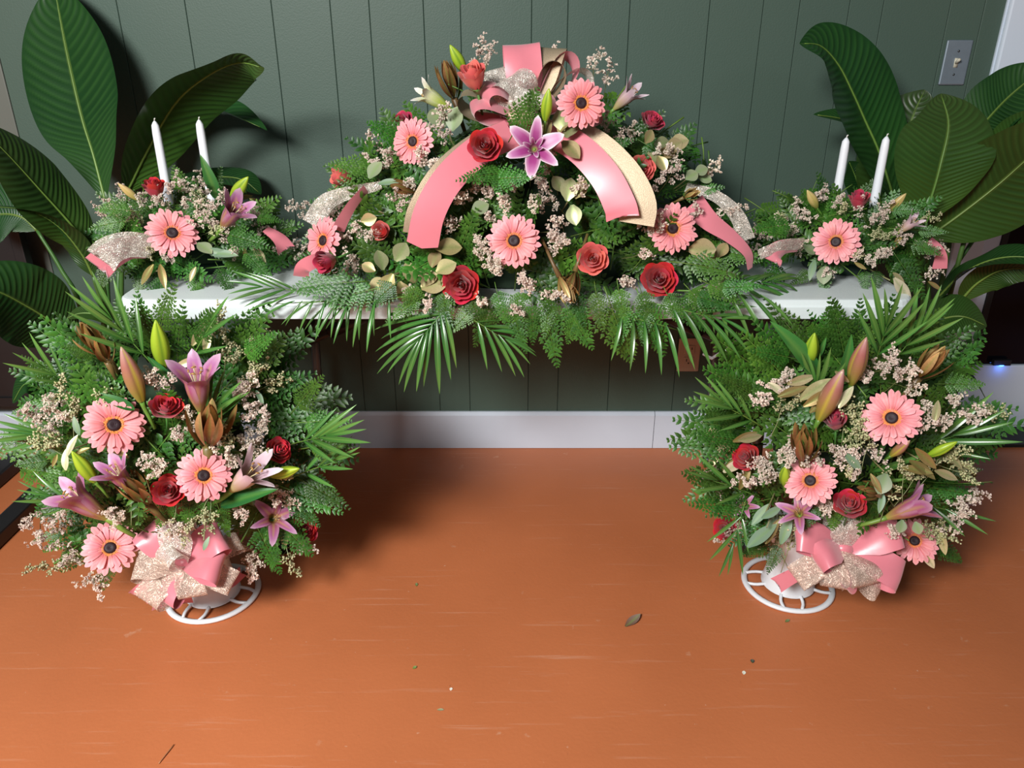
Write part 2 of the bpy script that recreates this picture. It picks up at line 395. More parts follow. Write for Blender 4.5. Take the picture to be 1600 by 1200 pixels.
for sx in (-1, 1):
    X = 0.01+sx*0.60
    b = MB(); y0, y1 = TY0+0.07, TY1-0.07
    b.tube([V((X, y0, TZ-0.046)), V((X+sx*0.03, y0, 0.012))], 0.014, 10); wobj('leg', b.mesh('leg', M_grey), tb)
    b = MB(); b.tube([V((X, y1, TZ-0.046)), V((X+sx*0.03, y1, 0.012))], 0.014, 10); wobj('leg', b.mesh('leg', M_grey), tb)
    for z in (0.10, 0.50):
        b = MB(); b.tube([V((X+sx*0.01, y0, z)), V((X+sx*0.01, y1, z))], 0.010, 8); wobj('crossbar', b.mesh('crossbar', M_black), tb)
    b = MB(); ym = 1.96
    A0, A1 = V((X+sx*0.01, ym, 0.50)), V((0.01+sx*0.20, ym, TZ-0.05)); mid = A0.lerp(A1, 0.30)
    b.tube([A0, mid], 0.012, 8); b.tube([A0.lerp(A1, 0.26), A0.lerp(A1, 0.5)], [0.019, 0.017], 10); b.tube([mid, A1], 0.010, 8); b.box((A1.x-0.03, ym-0.05, TZ-0.058), (A1.x+0.03, ym+0.05, TZ-0.045))
    br = wobj('folding_brace', b.mesh('folding_brace', M_black), tb)
    if sx > 0:
        b = MB(); q = [at(1098, 553, 1.9), at(1112, 560, 1.9), at(1124, 552, 1.9), at(1138, 545, 1.9), at(1150, 532, 1.9)]
        b.tube(q, [0.003, 0.005, 0.004, 0.0055, 0.003], 8); b.tube([q[3], at(1139, 531, 1.89)], 0.003, 6); wobj('locking_latch', b.mesh('locking_latch', M_chrome), br)
    for y in (y0, y1):
        b = MB(); b.tube([V((X+sx*0.03, y, 0.001)), V((X+sx*0.03, y, 0.03))], 0.0165, 10); wobj('foot_cap', b.mesh('foot_cap', M_black), tb)

# ================================================================== black stand at the far left
rk = thing('metal_rack', 'black metal rack with two floor rails behind the broad leafed plant', 'rack', (-1.515, 1.85, 0))
for x in (-1.615, -1.425):
    b = MB(); b.box((x-0.028, 1.30, 0.002), (x+0.028, 2.20 if x < -1.5 else 1.98, 0.045), ch=0.006); wobj('floor_rail', b.mesh('floor_rail', M_black, False), rk)
for x, y in ((-1.615, 1.45), (-1.445, 2.225), (-1.80, 2.225)):
    b = MB(); b.box((x-0.016, y-0.016, 0.002 if y > 2 else 0.04), (x+0.016, y+0.016, 0.84), ch=0.003); wobj('upright', b.mesh('upright', M_black, False), rk)
for z in (0.20, 0.80):
    b = MB(); b.box((-1.79, 2.215, z), (-1.455, 2.235, z+0.03)); wobj('crosspiece', b.mesh('crosspiece', M_black, False), rk)
b = MB(); b.box((-1.625, 1.45, 0.76), (-1.605, 2.215, 0.79)); wobj('side_bar', b.mesh('side_bar', M_black, False), rk)
b = MB(); b.box((-1.785, 2.222, 0.23), (-1.46, 2.230, 0.80)); wobj('back_panel', b.mesh('back_panel', M_black, False), rk)

# ================================================================== PLANT PARTS (shared meshes)
G1, G2, G3 = (0.015, 0.066, 0.008), (0.050, 0.155, 0.015), (0.13, 0.27, 0.05)
def fern_mesh(seed, droop, narrow=1.0):
    r = random.Random(seed); b = MB()
    def rz(y): return -droop*y*y
    b.tube([V((0, y, rz(y))) for y in (-0.15, 0, .25, .5, .75, 1)], [.010, .010, .008, .007, .005, .002], 4, (0.10, 0.20, 0.03))
    def pinnule(p, d, nrm, L, wd, c):
        s = d.cross(nrm).normalized()
        m = p+d*L*0.45+nrm*L*0.05; e = p+d*L-nrm*L*0.10
        l1 = p+d*L*0.25+s*wd; r1 = p+d*L*0.25-s*wd; l2 = p+d*L*0.65+s*wd*0.8-nrm*L*0.06; r2 = p+d*L*0.65-s*wd*0.8-nrm*L*0.06
        b.add([p, l1, l2, e, r2, r1, m], [(0, 6, 1), (1, 6, 2), (2, 6, 3), (3, 6, 4), (4, 6, 5), (5, 6, 0)], [lerp(c, G1, .35), c, c, lerp(c, G3, .5), c, c, lerp(c, G1, .15)])
    K = 12
    for k in range(K):
        t = k/(K-1); y = 0.12+0.86*t**0.93
        l = (0.34*(1-t)**0.92+0.022)*narrow
        for sd in (-1, 1):
            ang = math.radians(60-18*t+r.uniform(-5, 5)); d = V((sd*math.sin(ang), math.cos(ang), r.uniform(-.04, .08))).normalized()
            p0 = V((0, y+r.uniform(-.012, .012), rz(y))); c0 = lerp(G1, G2, r.uniform(.2, 1))
            nrm = V((r.uniform(-.10, .10), r.uniform(-.08, .08)+2*droop*y*.6, 1)).normalized()
            nrm = (nrm-d*nrm.dot(d)).normalized(); s = d.cross(nrm); sag = l*.16
            if l < 0.12:
                pinnule(p0, d, nrm, l*1.2+.02, .012+l*0.17, c0); continue
            M_ = max(3, int(l/0.052))
            b.tube([p0, p0+d*l*.5-V((0, 0, sag*.25)), p0+d*l-V((0, 0, sag))], [.004, .0035, .001], 3, lerp(c0, G3, .15))
            for j in range(M_):
                q = (j+0.45)/M_; pp = p0+d*l*q-V((0, 0, sag*q*q)); pl = (0.098*(1-q*0.62))*min(1, l/0.24+0.25)
                for s2 in (-1, 1):
                    dd = (d*0.80+s*s2*0.72+V((0, 0, r.uniform(-.05, .04)))).normalized()
                    pinnule(pp, dd, nrm, pl*r.uniform(.92, 1.08), pl*0.29, lerp(c0, G2, r.uniform(0, .25)))
            pinnule(p0+d*l*.86-V((0, 0, sag*.8)), d, nrm, l*0.2+.03, .018, lerp(c0, G3, .2))
    return b.mesh('fern_frond', M_fern, True)
FERNS = [fern_mesh(i, dr, nw) for i, (dr, nw) in enumerate(((.05, 1), (.18, .9), (.30, 1), (.42, .85), (.12, .75), (.25, .8)))]
def blade(b, L, wd, droop, n=10, c0=(0.03, 0.13, 0.02), c1=(0.10, 0.28, 0.05), fold=0.35, peak=0.35, twist=0.0):
    """long leaf along +Y, folded along the midrib"""
    rows = []; cs = []
    for i in range(n+1):
        t = i/n; y = L*t*(1-0.12*droop*t); z = -droop*L*t*t*0.6
        w_ = wd*(math.sin(math.pi*min(1, t**(math.log(.5)/math.log(peak))))**0.8 if 0 < t < 1 else (0.25 if t == 0 else 0.0))
        if t == 0: w_ = wd*.2
        a = twist*t; cx, sx = math.cos(a), math.sin(a)
        rows.append([V((cx*w_*k, y, z+w_*abs(k)*fold+sx*w_*k)) for k in (-1, -.5, 0, .5, 1)])
        c = lerp(c0, c1, t); cs.append([c, c, lerp(c, (0.16, .3, .06), .4), c, c])
    b.grid(rows, cs)
def leafmesh(name, mat, *a, **k):
    b = MB(); blade(b, *a, **k); return b.mesh(name, mat)
PALM = [leafmesh('leaflet', M_palm, 1, .040, dr, 10, (0.022, .105, .014), (0.095, .23, .05), .3, .42, tw) for dr, tw in ((.25, .2), (.55, -.2), (.9, .3))]
LILYLEAF = leafmesh('lily_leaf', M_palm, 1, .13, .25, 12, (0.02, .11, .025), (0.05, .20, .04), .25, .35)
def oval(name, mat, c0, c1, wd, cup, peak=.5):
    b = MB(); blade(b, 1, wd, .25, 10, c0, c1, cup, peak); return b.mesh(name, mat)
GOLDROUND = [oval('leaf', M_goldleaf, (0.40, .33, .15), (0.62, .53, .29), .40, .22), oval('leaf', M_goldleaf, (0.34, .27, .11), (0.55, .44, .22), .34, .3), oval('leaf', M_goldleaf, (0.26, .27, .13), (0.36, .36, .20), .38, .2)]
GOLDLONG = [oval('leaf', M_goldleaf, (0.36, .30, .14), (0.60, .52, .30), .16, .3, .45), oval('leaf', M_goldleaf, (0.24, .16, .05), (0.40, .29, .12), .14, .35, .45), oval('leaf', M_goldleaf, (0.66, .58, .38), (0.78, .70, .48), .17, .3, .45)]
EUC = [oval('leaf', M_euc, (0.14, .24, .15), (0.25, .34, .23), .16, .25, .45), oval('leaf', M_euc, (0.18, .24, .13), (0.30, .34, .2), .38, .2)]
BRACT = [oval('bract', M_bronze, (0.10, .04, .012), (0.38, .19, .07), .080, .45, .5), oval('bract', M_bronze, (0.22, .10, .02), (0.66, .46, .20), .090, .4, .5)]

# --- gerbera
def gpetal(seed, L, x0=.22):
    r = random.Random(seed); b = MB(); rows = []; cs = []; n = 7
    base, mid, tip = (0.72, 0.13, 0.12), (0.83, 0.25, 0.275), (0.91, 0.40, 0.43)
    for i in range(n+1):
        t = i/n; x = x0+(L-x0)*t
        w_ = 0.030+0.074*math.sin(math.pi*min(1, t**.85*.62))**1.0
        if t > .86: w_ *= (1-((t-.86)/.14)**2*.62)
        z = 0.05*math.sin(t*2.2)-0.07*t*t+r.uniform(-.006, .006)
        c = ramp([(0, base), (.3, mid), (1, tip)], t)
        rows.append([V((x-(0.022*abs(k) if i == n else 0), w_*k, z+(0.012 if abs(k) == .5 else (-.012 if k == 0 else -0.004))*math.sin(math.pi*min(1, t+.15)))) for k in (-1, -.5, 0, .5, 1)])
        cs.append([c, lerp(c, tip, .3), lerp(c, base, .25), lerp(c, tip, .3), c])
    b.grid(rows, cs); return b.mesh('petal', M_ger)
GP_O = [gpetal(i, 1.0) for i in range(4)]; GP_M = [gpetal(10+i, .84, .31) for i in range(3)]
def ger_core():
    b = MB(); g = (0.12, .25, .05)
    b.lathe([(.04, -.42), (.10, -.34), (.26, -.14), (.30, -.02)], 14, g); b.tube([V((0, 0, -.35)), V((0, .05, -1.4)), V((0, .25, -2.4))], [.07, .065, .06], 6, g)
    return b.mesh('gerbera', M_stem)
def ger_disc():
    b = MB(); b.lathe([(.215, -.02), (.205, .05), (.15, .085), (.08, .075), (.01, .06)], 18, (0.022, 0.006, 0.010)); r = random.Random(3)
    for i in range(70):
        a = r.uniform(0, 6.28); q = .2*math.sqrt(r.random()); p = V((q*math.cos(a), q*math.sin(a), .06)); s = .016
        b.add([p+V((s, 0, 0)), p+V((-s*.5, s*.8, 0)), p+V((-s*.5, -s*.8, 0)), p+V((0, 0, .045))], [(0, 1, 3), (1, 2, 3), (2, 0, 3)], (0.05, .012, .018))
    return b.mesh('disc', M_stat)
def ger_ring():
    b = MB(); r = random.Random(4)
    b.lathe([(.20, .0), (.26, .045), (.34, .02)], 20, (0.70, .20, .05), cap=False)
    for i in range(90):
        a = r.uniform(0, 6.28); q = r.uniform(.205, .41); u = V((math.cos(a), math.sin(a), 0)); tg = V((-u.y, u.x, 0)); p = u*q+V((0, 0, .02))
        e = p+u*.055+V((0, 0, .05+.02*r.random())); s = .014
        cc = lerp((0.75, .24, .05), (0.86, .40, .22), r.random())
        b.add([p+tg*s, p-tg*s, e+V((0, 0, .02)), p+u*.02], [(0, 1, 2), (0, 2, 3), (1, 3, 2)], cc)
    return b.mesh('floret_ring', M_stat)
GC, GD, GR = ger_core(), ger_disc(), ger_ring()

# --- rose
def rpetal(rk_, h0, h1, spread, flare, cin, cout, seed):
    r = random.Random(seed); b = MB(); rows = []; cs = []; n = 6; m_ = 8
    for i in range(n+1):
        t = i/n; rr = rk_*(0.30+0.70*math.sin(min(1, t*1.15)*math.pi/2))+flare*max(0, t-.66)**1.5*3.2
        z = h0+(h1-h0)*(t if t < .85 else .85+(t-.85)*(1-flare*1.7))
        row = []; cr = []
        for j in range(m_+1):
            a = (j/m_*2-1); ed = abs(a)
            a2 = a*spread*(math.sin(min(1, t*.75+.25)*math.pi/2))*(1-.28*max(0, t-.7)/.3)
            zz = z-(h1-h0)*.16*ed**2.5*t+0.02*math.sin(a*5+seed)*t; r2 = rr*(1+.05*math.sin(a*3+seed*1.7)*t)-(.03 if ed > .9 else 0)
            row.append(V((r2*math.cos(a2), r2*math.sin(a2), zz))); cr.append(lerp(cin, cout, t**1.5*.9+.1*r.random()))
        rows.append(row); cs.append(cr)
    b.grid(rows, cs); return b.mesh('petal', M_rose)
RC = {'red': ((0.30, .006, .012), (0.66, .026, .045)), 'crimson': ((0.28, .008, .03), (0.60, .04, .10)), 'coral': ((0.60, .06, .05), (0.86, .20, .17))}
ROSE = {}
for kk, (ci, co) in RC.items():
    ROSE[kk] = {
        'open': [(3, rpetal(.20, -.5, .50, 1.25, .0, ci, co, 1), .0), (4, rpetal(.36, -.52, .47, 1.0, .02, ci, co, 2), .5), (5, rpetal(.54, -.55, .42, .84, .07, ci, co, 3), .2), (6, rpetal(.74, -.58, .30, .74, .13, ci, co, 4), .9), (6, rpetal(.93, -.60, .10, .74, .20, ci, co, 5), .4)],
        'bud': [(3, rpetal(.18, -.6, .80, 1.3, .0, ci, co, 6), .0), (3, rpetal(.34, -.65, .80, 1.35, .03, ci, co, 7), .6), (4, rpetal(.50, -.7, .74, 1.1, .10, ci, co, 8), .2), (5, rpetal(.64, -.72, .56, .95, .18, ci, co, 9), .7)]}
    b = MB(); rows = []; cs = []
    for i in range(27):
        a = i/26*11; q = .02+.13*i/26
        rows.append([V((q*math.cos(a), q*math.sin(a), z)) for z in (-.3, .2, .50-.05*i/26)]); cs.append([ci, ci, co])
    b.grid(rows, cs); ROSE[kk]['core'] = b.mesh('bud_core', M_rose)
def rose_base():
    b = MB(); g = (0.07, .20, .04); b.lathe([(.06, -1.0), (.14, -.88), (.24, -.72), (.30, -.55)], 10, g); b.tube([V((0, 0, -.95)), V((.05, 0, -1.8)), V((.1, .1, -3))], .075, 6, g); return b.mesh('rose', M_stem)
RB = rose_base(); SEPAL = leafmesh('sepal', M_stem, .75, .10, -.35, 6, (0.09, .24, .05), (0.16, .30, .08), .3, .3)

# --- lily
LC = {'pink': [(0, (0.30, .36, .06)), (.22, (0.36, .16, .08)), (.5, (0.36, .075, .17)), (.8, (0.42, .12, .31)), (1, (0.66, .42, .55))],
      'white': [(0, (0.30, .42, .04)), (.4, (0.50, .60, .10)), (.75, (0.70, .72, .45)), (1, (0.86, .80, .78))],
      'pale': [(0, (0.42, .42, .10)), (.35, (0.52, .36, .26)), (.7, (0.62, .42, .50)), (1, (0.84, .70, .76))],
      'star': [(0, (0.30, .34, .06)), (.2, (0.26, .03, .15)), (.6, (0.34, .05, .21)), (.88, (0.52, .20, .40)), (1, (0.88, .80, .82))]}
def lpetal(kind, h0, flare, rc, wa, seed):
    """petal of a trumpet opening along +Z: tube up to h0, then flaring out by `flare`, drooping by rc"""
    b = MB(); rows = []; cs = []; n = 12; r = random.Random(seed)
    for i in range(n+1):
        t = i/n; q = max(0, (t-h0)/(1-h0))
        rr = .035+.145*math.sin(min(1, t/h0)*math.pi/2)+flare*q**1.35
        z = min(t, h0)+(1-h0)*(q*(1-.45*flare)-rc*q*q)
        wd = wa*(math.sin(math.pi*min(1, .14+.80*t**.9))**.75) if t < 1 else .004
        row = []; cr = []
        for k in (-1, -.75, -.4, 0, .4, .75, 1):
            a = k*wd/max(.10, rr if q < .05 else rr*.9+.05); a = max(-1.0, min(1.0, a)) if q < .3 else a
            if q < .02: p = V((rr*math.cos(a), rr*math.sin(a), z))
            else:
                p0 = V((rr*math.cos(a), rr*math.sin(a), z)); p1 = V((rr+.02*abs(k), k*wd, z+.05*abs(k)*(1-q)))
                p = p0.lerp(p1, min(1, q*2))
            row.append(p); c = ramp(LC[kind], t)
            if abs(k) > .7 and t > .3: c = lerp(c, (0.88, .80, .83), (.75 if abs(k) > .9 else .18) if kind == 'star' else .14)
            if k == 0: c = lerp(c, (0.50, .36, .08) if kind == 'pink' else c, .5 if t < .8 else 0)
            cr.append(c)
        rows.append(row); cs.append(cr)
    b.grid(rows, cs); return b.mesh('petal', M_lily)
LP = {('pink', 'half'): [lpetal('pink', .60, .27, .10, .185, 1), lpetal('pink', .62, .20, .04, .150, 2)],
      ('pink', 'wide'): [lpetal('pink', .34, .80, .35, .215, 3), lpetal('pink', .36, .72, .28, .165, 4)],
      ('white', 'half'): [lpetal('white', .74, .16, .02, .14, 5), lpetal('white', .72, .22, .05, .11, 6)],
      ('pale', 'half'): [lpetal('pale', .60, .26, .04, .14, 7), lpetal('pale', .62, .20, .02, .11, 8)],
      ('star', 'wide'): [lpetal('star', .16, .98, .24, .30, 9), lpetal('star', .18, .88, .18, .24, 10)]}
INNER = [lpetal('star', .30, .30, .0, .12, 12), lpetal('star', .3, .16, .0, .09, 13)]
def lily_base():
    b = MB(); g = (0.16, .30, .05); b.tube([V((0, 0, .06)), V((0, 0, -.05)), V((.02, 0, -.25)), V((.05, .03, -.5))], [.055, .05, .045, .04], 8, g); return b.mesh('lily', M_stem)
LB = lily_base()
def stamen():
    b = MB(); c = (0.62, .52, .30); b.tube([V((0, 0, .1)), V((.03, 0, .5)), V((.10, 0, .80))], [.010, .009, .008], 5, c)
    b.tube([V((.10, -.04, .80)), V((.10, 0, .81)), V((.10, .04, .80))], [.008, .018, .008], 5, (0.45, .22, .06)); return b.mesh('stamen', M_lily)
STM = stamen()
def bud_mesh(kind):
    b = MB(); rows = []; cs = []; n = 16; m_ = 18
    for i in range(n+1):
        t = i/n; rr = .155*(math.sin(math.pi*min(1, .10+.88*t**1.05))**.85)*(1.05-.25*t) if t < 1 else .008
        row = []; cr = []
        for j in range(m_):
            a = 2*math.pi*j/m_; rib = math.cos(3*a); r2 = rr*(1+.10*rib-.05*math.cos(6*a))
            row.append(V((r2*math.cos(a), r2*math.sin(a), t)))
            if kind == 'green': c = lerp((0.26, .42, .02), (0.42, .56, .04), t) if rib > -.7 else (0.16, .30, .02)
            elif kind == 'pink': c = ramp([(0, (0.24, .28, .03)), (.3, (0.32, .20, .06)), (.7, (0.38, .14, .12)), (1, (0.52, .30, .27))], t); c = lerp(c, (0.55, .46, .05), .7) if rib < -.75 else c
            else: c = ramp([(0, (0.34, .36, .08)), (.5, (0.60, .44, .16)), (1, (0.66, .50, .22))], t); c = lerp(c, (0.45, .40, .08), .5) if rib < -.75 else c
            cr.append(c)
        rows.append(row); cs.append(cr)
    b.grid(rows, cs, True); b.f.append(tuple(n*m_+j for j in range(m_)))
    b.tube([V((0, 0, .02)), V((0, 0, -.1)), V((.02, 0, -.3)), V((.05, -.04, -.55))], [.05, .04, .035, .03], 7, (0.13, .28, .04))
    return b.mesh('lily_bud', M_lily)
BUD = {k: bud_mesh(k) for k in ('green', 'pink', 'yellow')}

# --- small fillers
def sprig(seed, kind):
    r = random.Random(seed); b = MB(); O = V((0, 0, 0))
    stc = (0.14, .15, .05) if kind == 'statice' else (0.26, .30, .14)
    def floret(p, s):
        if kind == 'statice':
            c = lerp((0.72, .55, .50), (0.88, .80, .70), r.random())
            for _ in range(3):
                d = V((r.uniform(-1, 1), r.uniform(-1, 1), r.uniform(-.2, 1))).normalized(); x = d.cross(V((.3, .8, .1))).normalized()*s*.5; y = d.cross(x).normalized()*s*.5
                e = p+d*s*.9
                b.add([p, e+x, e+d*s*.15, e-x, e+y, e-y], [(0, 1, 2), (0, 2, 3), (0, 4, 2), (0, 2, 5)], [lerp(c, (0.5, .42, .25), .6), c, c, c, c, c])
        else:
            c = lerp((0.34, .36, .16), (0.60, .56, .34), r.random()); s *= .55
            b.add([p+V((s, 0, 0)), p+V((-s, 0, 0)), p+V((0, s, 0)), p+V((0, -s, 0)), p+V((0, 0, s)), p-V((0, 0, s))],
                  [(0, 2, 4), (2, 1, 4), (1, 3, 4), (3, 0, 4), (2, 0, 5), (1, 2, 5), (3, 1, 5), (0, 3, 5)], c)
    main = spl([V((0, 0, -.6)), O, V((r.uniform(-.06, .06), r.uniform(-.06, .06), .5)), V((r.uniform(-.18, .18), r.uniform(-.18, .18), 1))], 8)
    b.tube(main, [.012]*6+[.008, .006, .004], 4, stc)
    nb = 9 if kind == 'statice' else 11
    for i in range(nb):
        t = .30+.70*i/(nb-1); p = main[min(8, 3+int(t*5))]
        d = V((r.uniform(-1, 1), r.uniform(-1, 1), r.uniform(.1, 1))).normalized(); l = r.uniform(.20, .42)*(1.15-.5*t)
        e = p+d*l; b.tube([p, p+d*l*.5+V((0, 0, .03)), e], [.006, .005, .003], 3, stc)
        for j in range(6 if kind == 'statice' else 10):
            q = r.uniform(.45, 1.08); pp = p.lerp(e, q)+V((r.gauss(0, .042), r.gauss(0, .042), r.gauss(0, .042))); floret(pp, r.uniform(.055, .085))
            if kind != 'statice': b.tube([p.lerp(e, max(.4, q-.15)), pp], .003, 3, stc)
    return b.mesh('statice_sprig' if kind == 'statice' else 'seed_sprig', M_stat if kind == 'statice' else M_seed, kind != 'statice')
STAT = [sprig(i, 'statice') for i in range(6)]; SEED = [sprig(20+i, 'seed') for i in range(4)]
b = MB(); b.tube([V((0, 0, .1)), V((0, 0, -.4)), V((0, .05, -1.2))], [.10, .06, .05], 6, (0.14, .09, .03)); CONE = b.mesh('gold_cone_flower', M_stem)
b = MB(); b.tube([V((0, 0, .0)), V((0, 0, -.5)), V((0, .05, -1.4))], [.02, .02, .02], 5, (0.20, .18, .08)); TWIG = b.mesh('leaf_sprig', M_stem)
b = MB(); b.tube([V((0, t, -.10*t*t)) for t in (-.4, 0, .35, .7, 1)], [.016, .014, .011, .008, .004], 5, (0.12, .24, .04)); RACHIS = b.mesh('palm_frond', M_stem)

# ================================================================== ARRANGEMENT TOOLS
class Arr:
    def __init__(s, root, C, r, table=False, seed=1):
        s.root = root; s.E = (V(C), r); s.table = table; s.zmax = 9; s.ymax = 2.27; s.r = random.Random(seed)
    def tocam(s, P): return (CAM-P).normalized()
    def part(s, name, me, M, label=None):
        o = obj(name, me, s.root, M)
        if label: o['label'] = label
        return o
def face_dir(A, P, n, tilt):
    """tilt = (right, up) lean of the flower away from straight at the camera"""
    tc = A.tocam(P)
    if tilt is None: return (n*0.45+tc*0.75).normalized()
    return (tc+V((1, 0, 0))*tilt[0]+UPV*tilt[1]).normalized()
def gerbera(A, px, py, rpx, tilt=None, k=1.08, Y=None):
    P, n = hit(px, py, A.E, k)
    if Y: P = at(px, py, Y)
    s = rpx*mpp(P); z = face_dir(A, P, n, tilt); r = A.r
    M = zframe(P, z, s, r.uniform(0, 6)); o = A.part('gerbera', GC, M, 'pink gerbera daisy with dark centre')
    obj('disc', GD, o, M); obj('floret_ring', GR, o, M)
    for ring, meshes, cnt, el in ((0, GP_O, 24, .02), (1, GP_M, 17, .20)):
        for i in range(cnt):
            a = (i+.5*ring)/cnt*2*math.pi+r.uniform(-.06, .06)
            L = Matrix.Rotation(a, 4, 'Z') @ Matrix.Rotation(-(el+r.uniform(-.09, .09)), 4, 'Y') @ Matrix.Rotation(r.uniform(-.2, .2), 4, 'X') @ Matrix.Diagonal((r.uniform(.92, 1.04), r.uniform(.9, 1.15), 1, 1))
            obj('petal', r.choice(meshes), o, M @ L)
def rose(A, px, py, rpx, kind='red', form='open', tilt=None, k=1.06, Y=None):
    P, n = hit(px, py, A.E, k)
    if Y: P = at(px, py, Y)
    s = rpx*mpp(P); r = A.r
    if form == 'bud': s *= 1.15
    M = zframe(P, face_dir(A, P, n, tilt), s, r.uniform(0, 6))
    o = A.part('rose', RB, M, {'red': 'deep red rose', 'crimson': 'crimson pink rose', 'coral': 'coral pink rose'}[kind])
    obj('bud_core', ROSE[kind]['core'], o, M @ (Matrix.Translation((0, 0, .28)) if form == 'bud' else Matrix()))
    for cnt, me, ph in ROSE[kind][form]:
        for i in range(cnt):
            a = 2*math.pi*i/cnt+ph+r.uniform(-.15, .15)
            obj('petal', me, o, M @ Matrix.Rotation(a, 4, 'Z') @ Matrix.Rotation(r.uniform(-.05, .09), 4, 'Y') @ Matrix.Diagonal((1, 1, r.uniform(.94, 1.04), 1)))
    for i in range(4):
        a = 2*math.pi*i/4+.3
        S = Matrix.Rotation(a, 4, 'Z') @ Matrix.Translation((.22, 0, -.66)) @ Matrix.Rotation(-math.pi/2, 4, 'Z') @ Matrix.Rotation(.5, 4, 'X') @ Matrix.Diagonal((1.2, .85, 1, 1))
        obj('sepal', SEPAL, o, M @ S)
def along(A, p0, p1, k=1.04, dy=-0.02, Y=None):
    P, n = hit(p0[0], p0[1], A.E, k)
    if Y: P = at(p0[0], p0[1], Y)
    Q = at(p1[0], p1[1], P.y+dy); return P, Q
def lily(A, p0, p1, kind='pink', form='half', k=1.02, dy=-0.03, stam=True):
    P, Q = along(A, p0, p1, k, dy); s = (Q-P).length; M = zframe(P, Q-P, s, A.r.uniform(0, 1)); lily_at(A, M, kind, form, stam)
def lily_at(A, M, kind, form, stam=True, double=False):
    o = A.part('lily', LB, M, {'pink': 'mauve pink lily', 'white': 'white green half open lily', 'pale': 'pale mauve lily', 'star': 'purple lily with white petal edges'}[kind])
    for i in range(6):
        obj('petal', LP[(kind, form)][i % 2], o, M @ Matrix.Rotation(i*math.pi/3+A.r.uniform(-.06, .06), 4, 'Z') @ Matrix.Diagonal((1.04 if i % 2 else 1, 1, 1, 1)))
    if double:
        for i in range(6): obj('petal', INNER[i % 2], o, M @ Matrix.Rotation(i*math.pi/3+.4, 4, 'Z') @ Matrix.Diagonal((.9, .9, .62, 1)))
    elif stam:
        for i in range(5): obj('stamen', STM, o, M @ Matrix.Rotation(i*1.257, 4, 'Z'))
def lily_open(A, px, py, rpx, kind='star', tilt=None, k=1.05, double=False, Y=None):
    P, n = hit(px, py, A.E, k)
    if Y: P = at(px, py, Y)
    s = rpx*mpp(P)*(.92 if kind == 'star' else 1.1); z = face_dir(A, P, n, tilt)
    lily_at(A, zframe(P-z*s*.35, z, s, A.r.uniform(0, 1)), kind, 'wide', True, double)
def bud(A, p0, p1, kind='green', k=1.02, dy=-0.02, fat=1.0, Y=None):
    P, Q = along(A, p0, p1, k, dy, Y); s = (Q-P).length
    A.part('lily_bud', BUD[kind], zframe(P, Q-P, (s*fat, s*fat, s), A.r.uniform(0, 1)), {'green': 'closed green lily bud', 'pink': 'pinkish closed lily bud', 'yellow': 'yellow lily bud'}[kind])
def cone(A, p0, p1, bright=0, k=1.0, dy=-0.03, n=13):
    P, Q = along(A, p0, p1, k, dy); s = (Q-P).length; r = A.r
    M = zframe(P, Q-P, s); o = A.part('gold_cone_flower', CONE, M, 'bronze painted cone flower')
    for i in range(n):
        t = i/(n-1); a = i*2.4; op = .55-.46*t
        L = Matrix.Rotation(a, 4, 'Z') @ Matrix.Translation((.05, 0, .05+.30*t)) @ Matrix.Rotation(op+r.uniform(-.12, .12), 4, 'Y') @ Matrix.Rotation(math.pi/2, 4, 'X') @ Matrix.Rotation(math.pi/2, 4, 'Y')
        obj('bract', BRACT[1 if r.random() < bright else 0], o, M @ L @ Matrix.Diagonal((1.1, .92-.18*t, 1, 1)))
def leaves(A, px, py, spots, meshes, label, k=1.05, kj=.05, Y=None):
    """a sprig: stem plus separate leaves given as (dx, dy, angle_deg, length_px)"""
    if not A.table: k += .08
    P, n = hit(px, py, A.E, k); r = A.r
    if Y: P = at(px, py, Y)
    s = 60*mpp(P)
    o = A.part('leaf_sprig', TWIG, zframe(P-n*.01, n, s), label)
    for q in spots:
        dx, dy, ang, ln = q[:4]; a = math.radians(ang)
        B, n2 = hit(px+dx, py+dy, A.E, k+r.uniform(-kj, kj)*.6)
        if Y or (B-P).length > .15: B = at(px+dx, py+dy, P.y)
        tc = A.tocam(B); d = (V((1, 0, 0))*math.cos(a)+UPV*math.sin(a)+tc*r.uniform(-.15, .3)).normalized()
        nz = (tc+V((r.uniform(-.5, .5), r.uniform(-.3, .3), r.uniform(-.1, .7)))).normalized(); L = ln*mpp(B)
        obj('leaf', meshes[q[4]] if len(q) > 4 else r.choice(meshes), o, frame(B, d, nz, L))
def filler(A, px, py, lpx, kind='statice', k=1.02, up=None):
    lpx *= .84
    if up is None and A.r.random() < .10: return
    P, n = hit(px, py, A.E, k); r = A.r; s = lpx*mpp(P)
    d = (n*.7+A.tocam(P)*.25+V((r.uniform(-.6, .6), r.uniform(-.3, .3), r.uniform(-.2, .6)))) if up is None else (V((1, 0, 0))*up[0]+UPV*up[1]+A.tocam(P)*.25)
    d.normalize()
    A.part('statice_sprig' if kind == 'statice' else 'seed_sprig', r.choice(STAT if kind == 'statice' else SEED), zframe(P-d*s*.45, d, s, r.uniform(0, 6)))
def fern(A, p0, Y0, p1, Y1, roll=0.0, v=None, name='fern_frond'):
    P = at(p0[0], p0[1], Y0); Q = at(p1[0], p1[1], Y1); tc = A.tocam(P); d = Q-P
    z = (tc+V((math.sin(roll), 0, .35))).normalized()
    A.part(name, FERNS[v] if v is not None else A.r.choice(FERNS), frame(P, d, z, d.length))
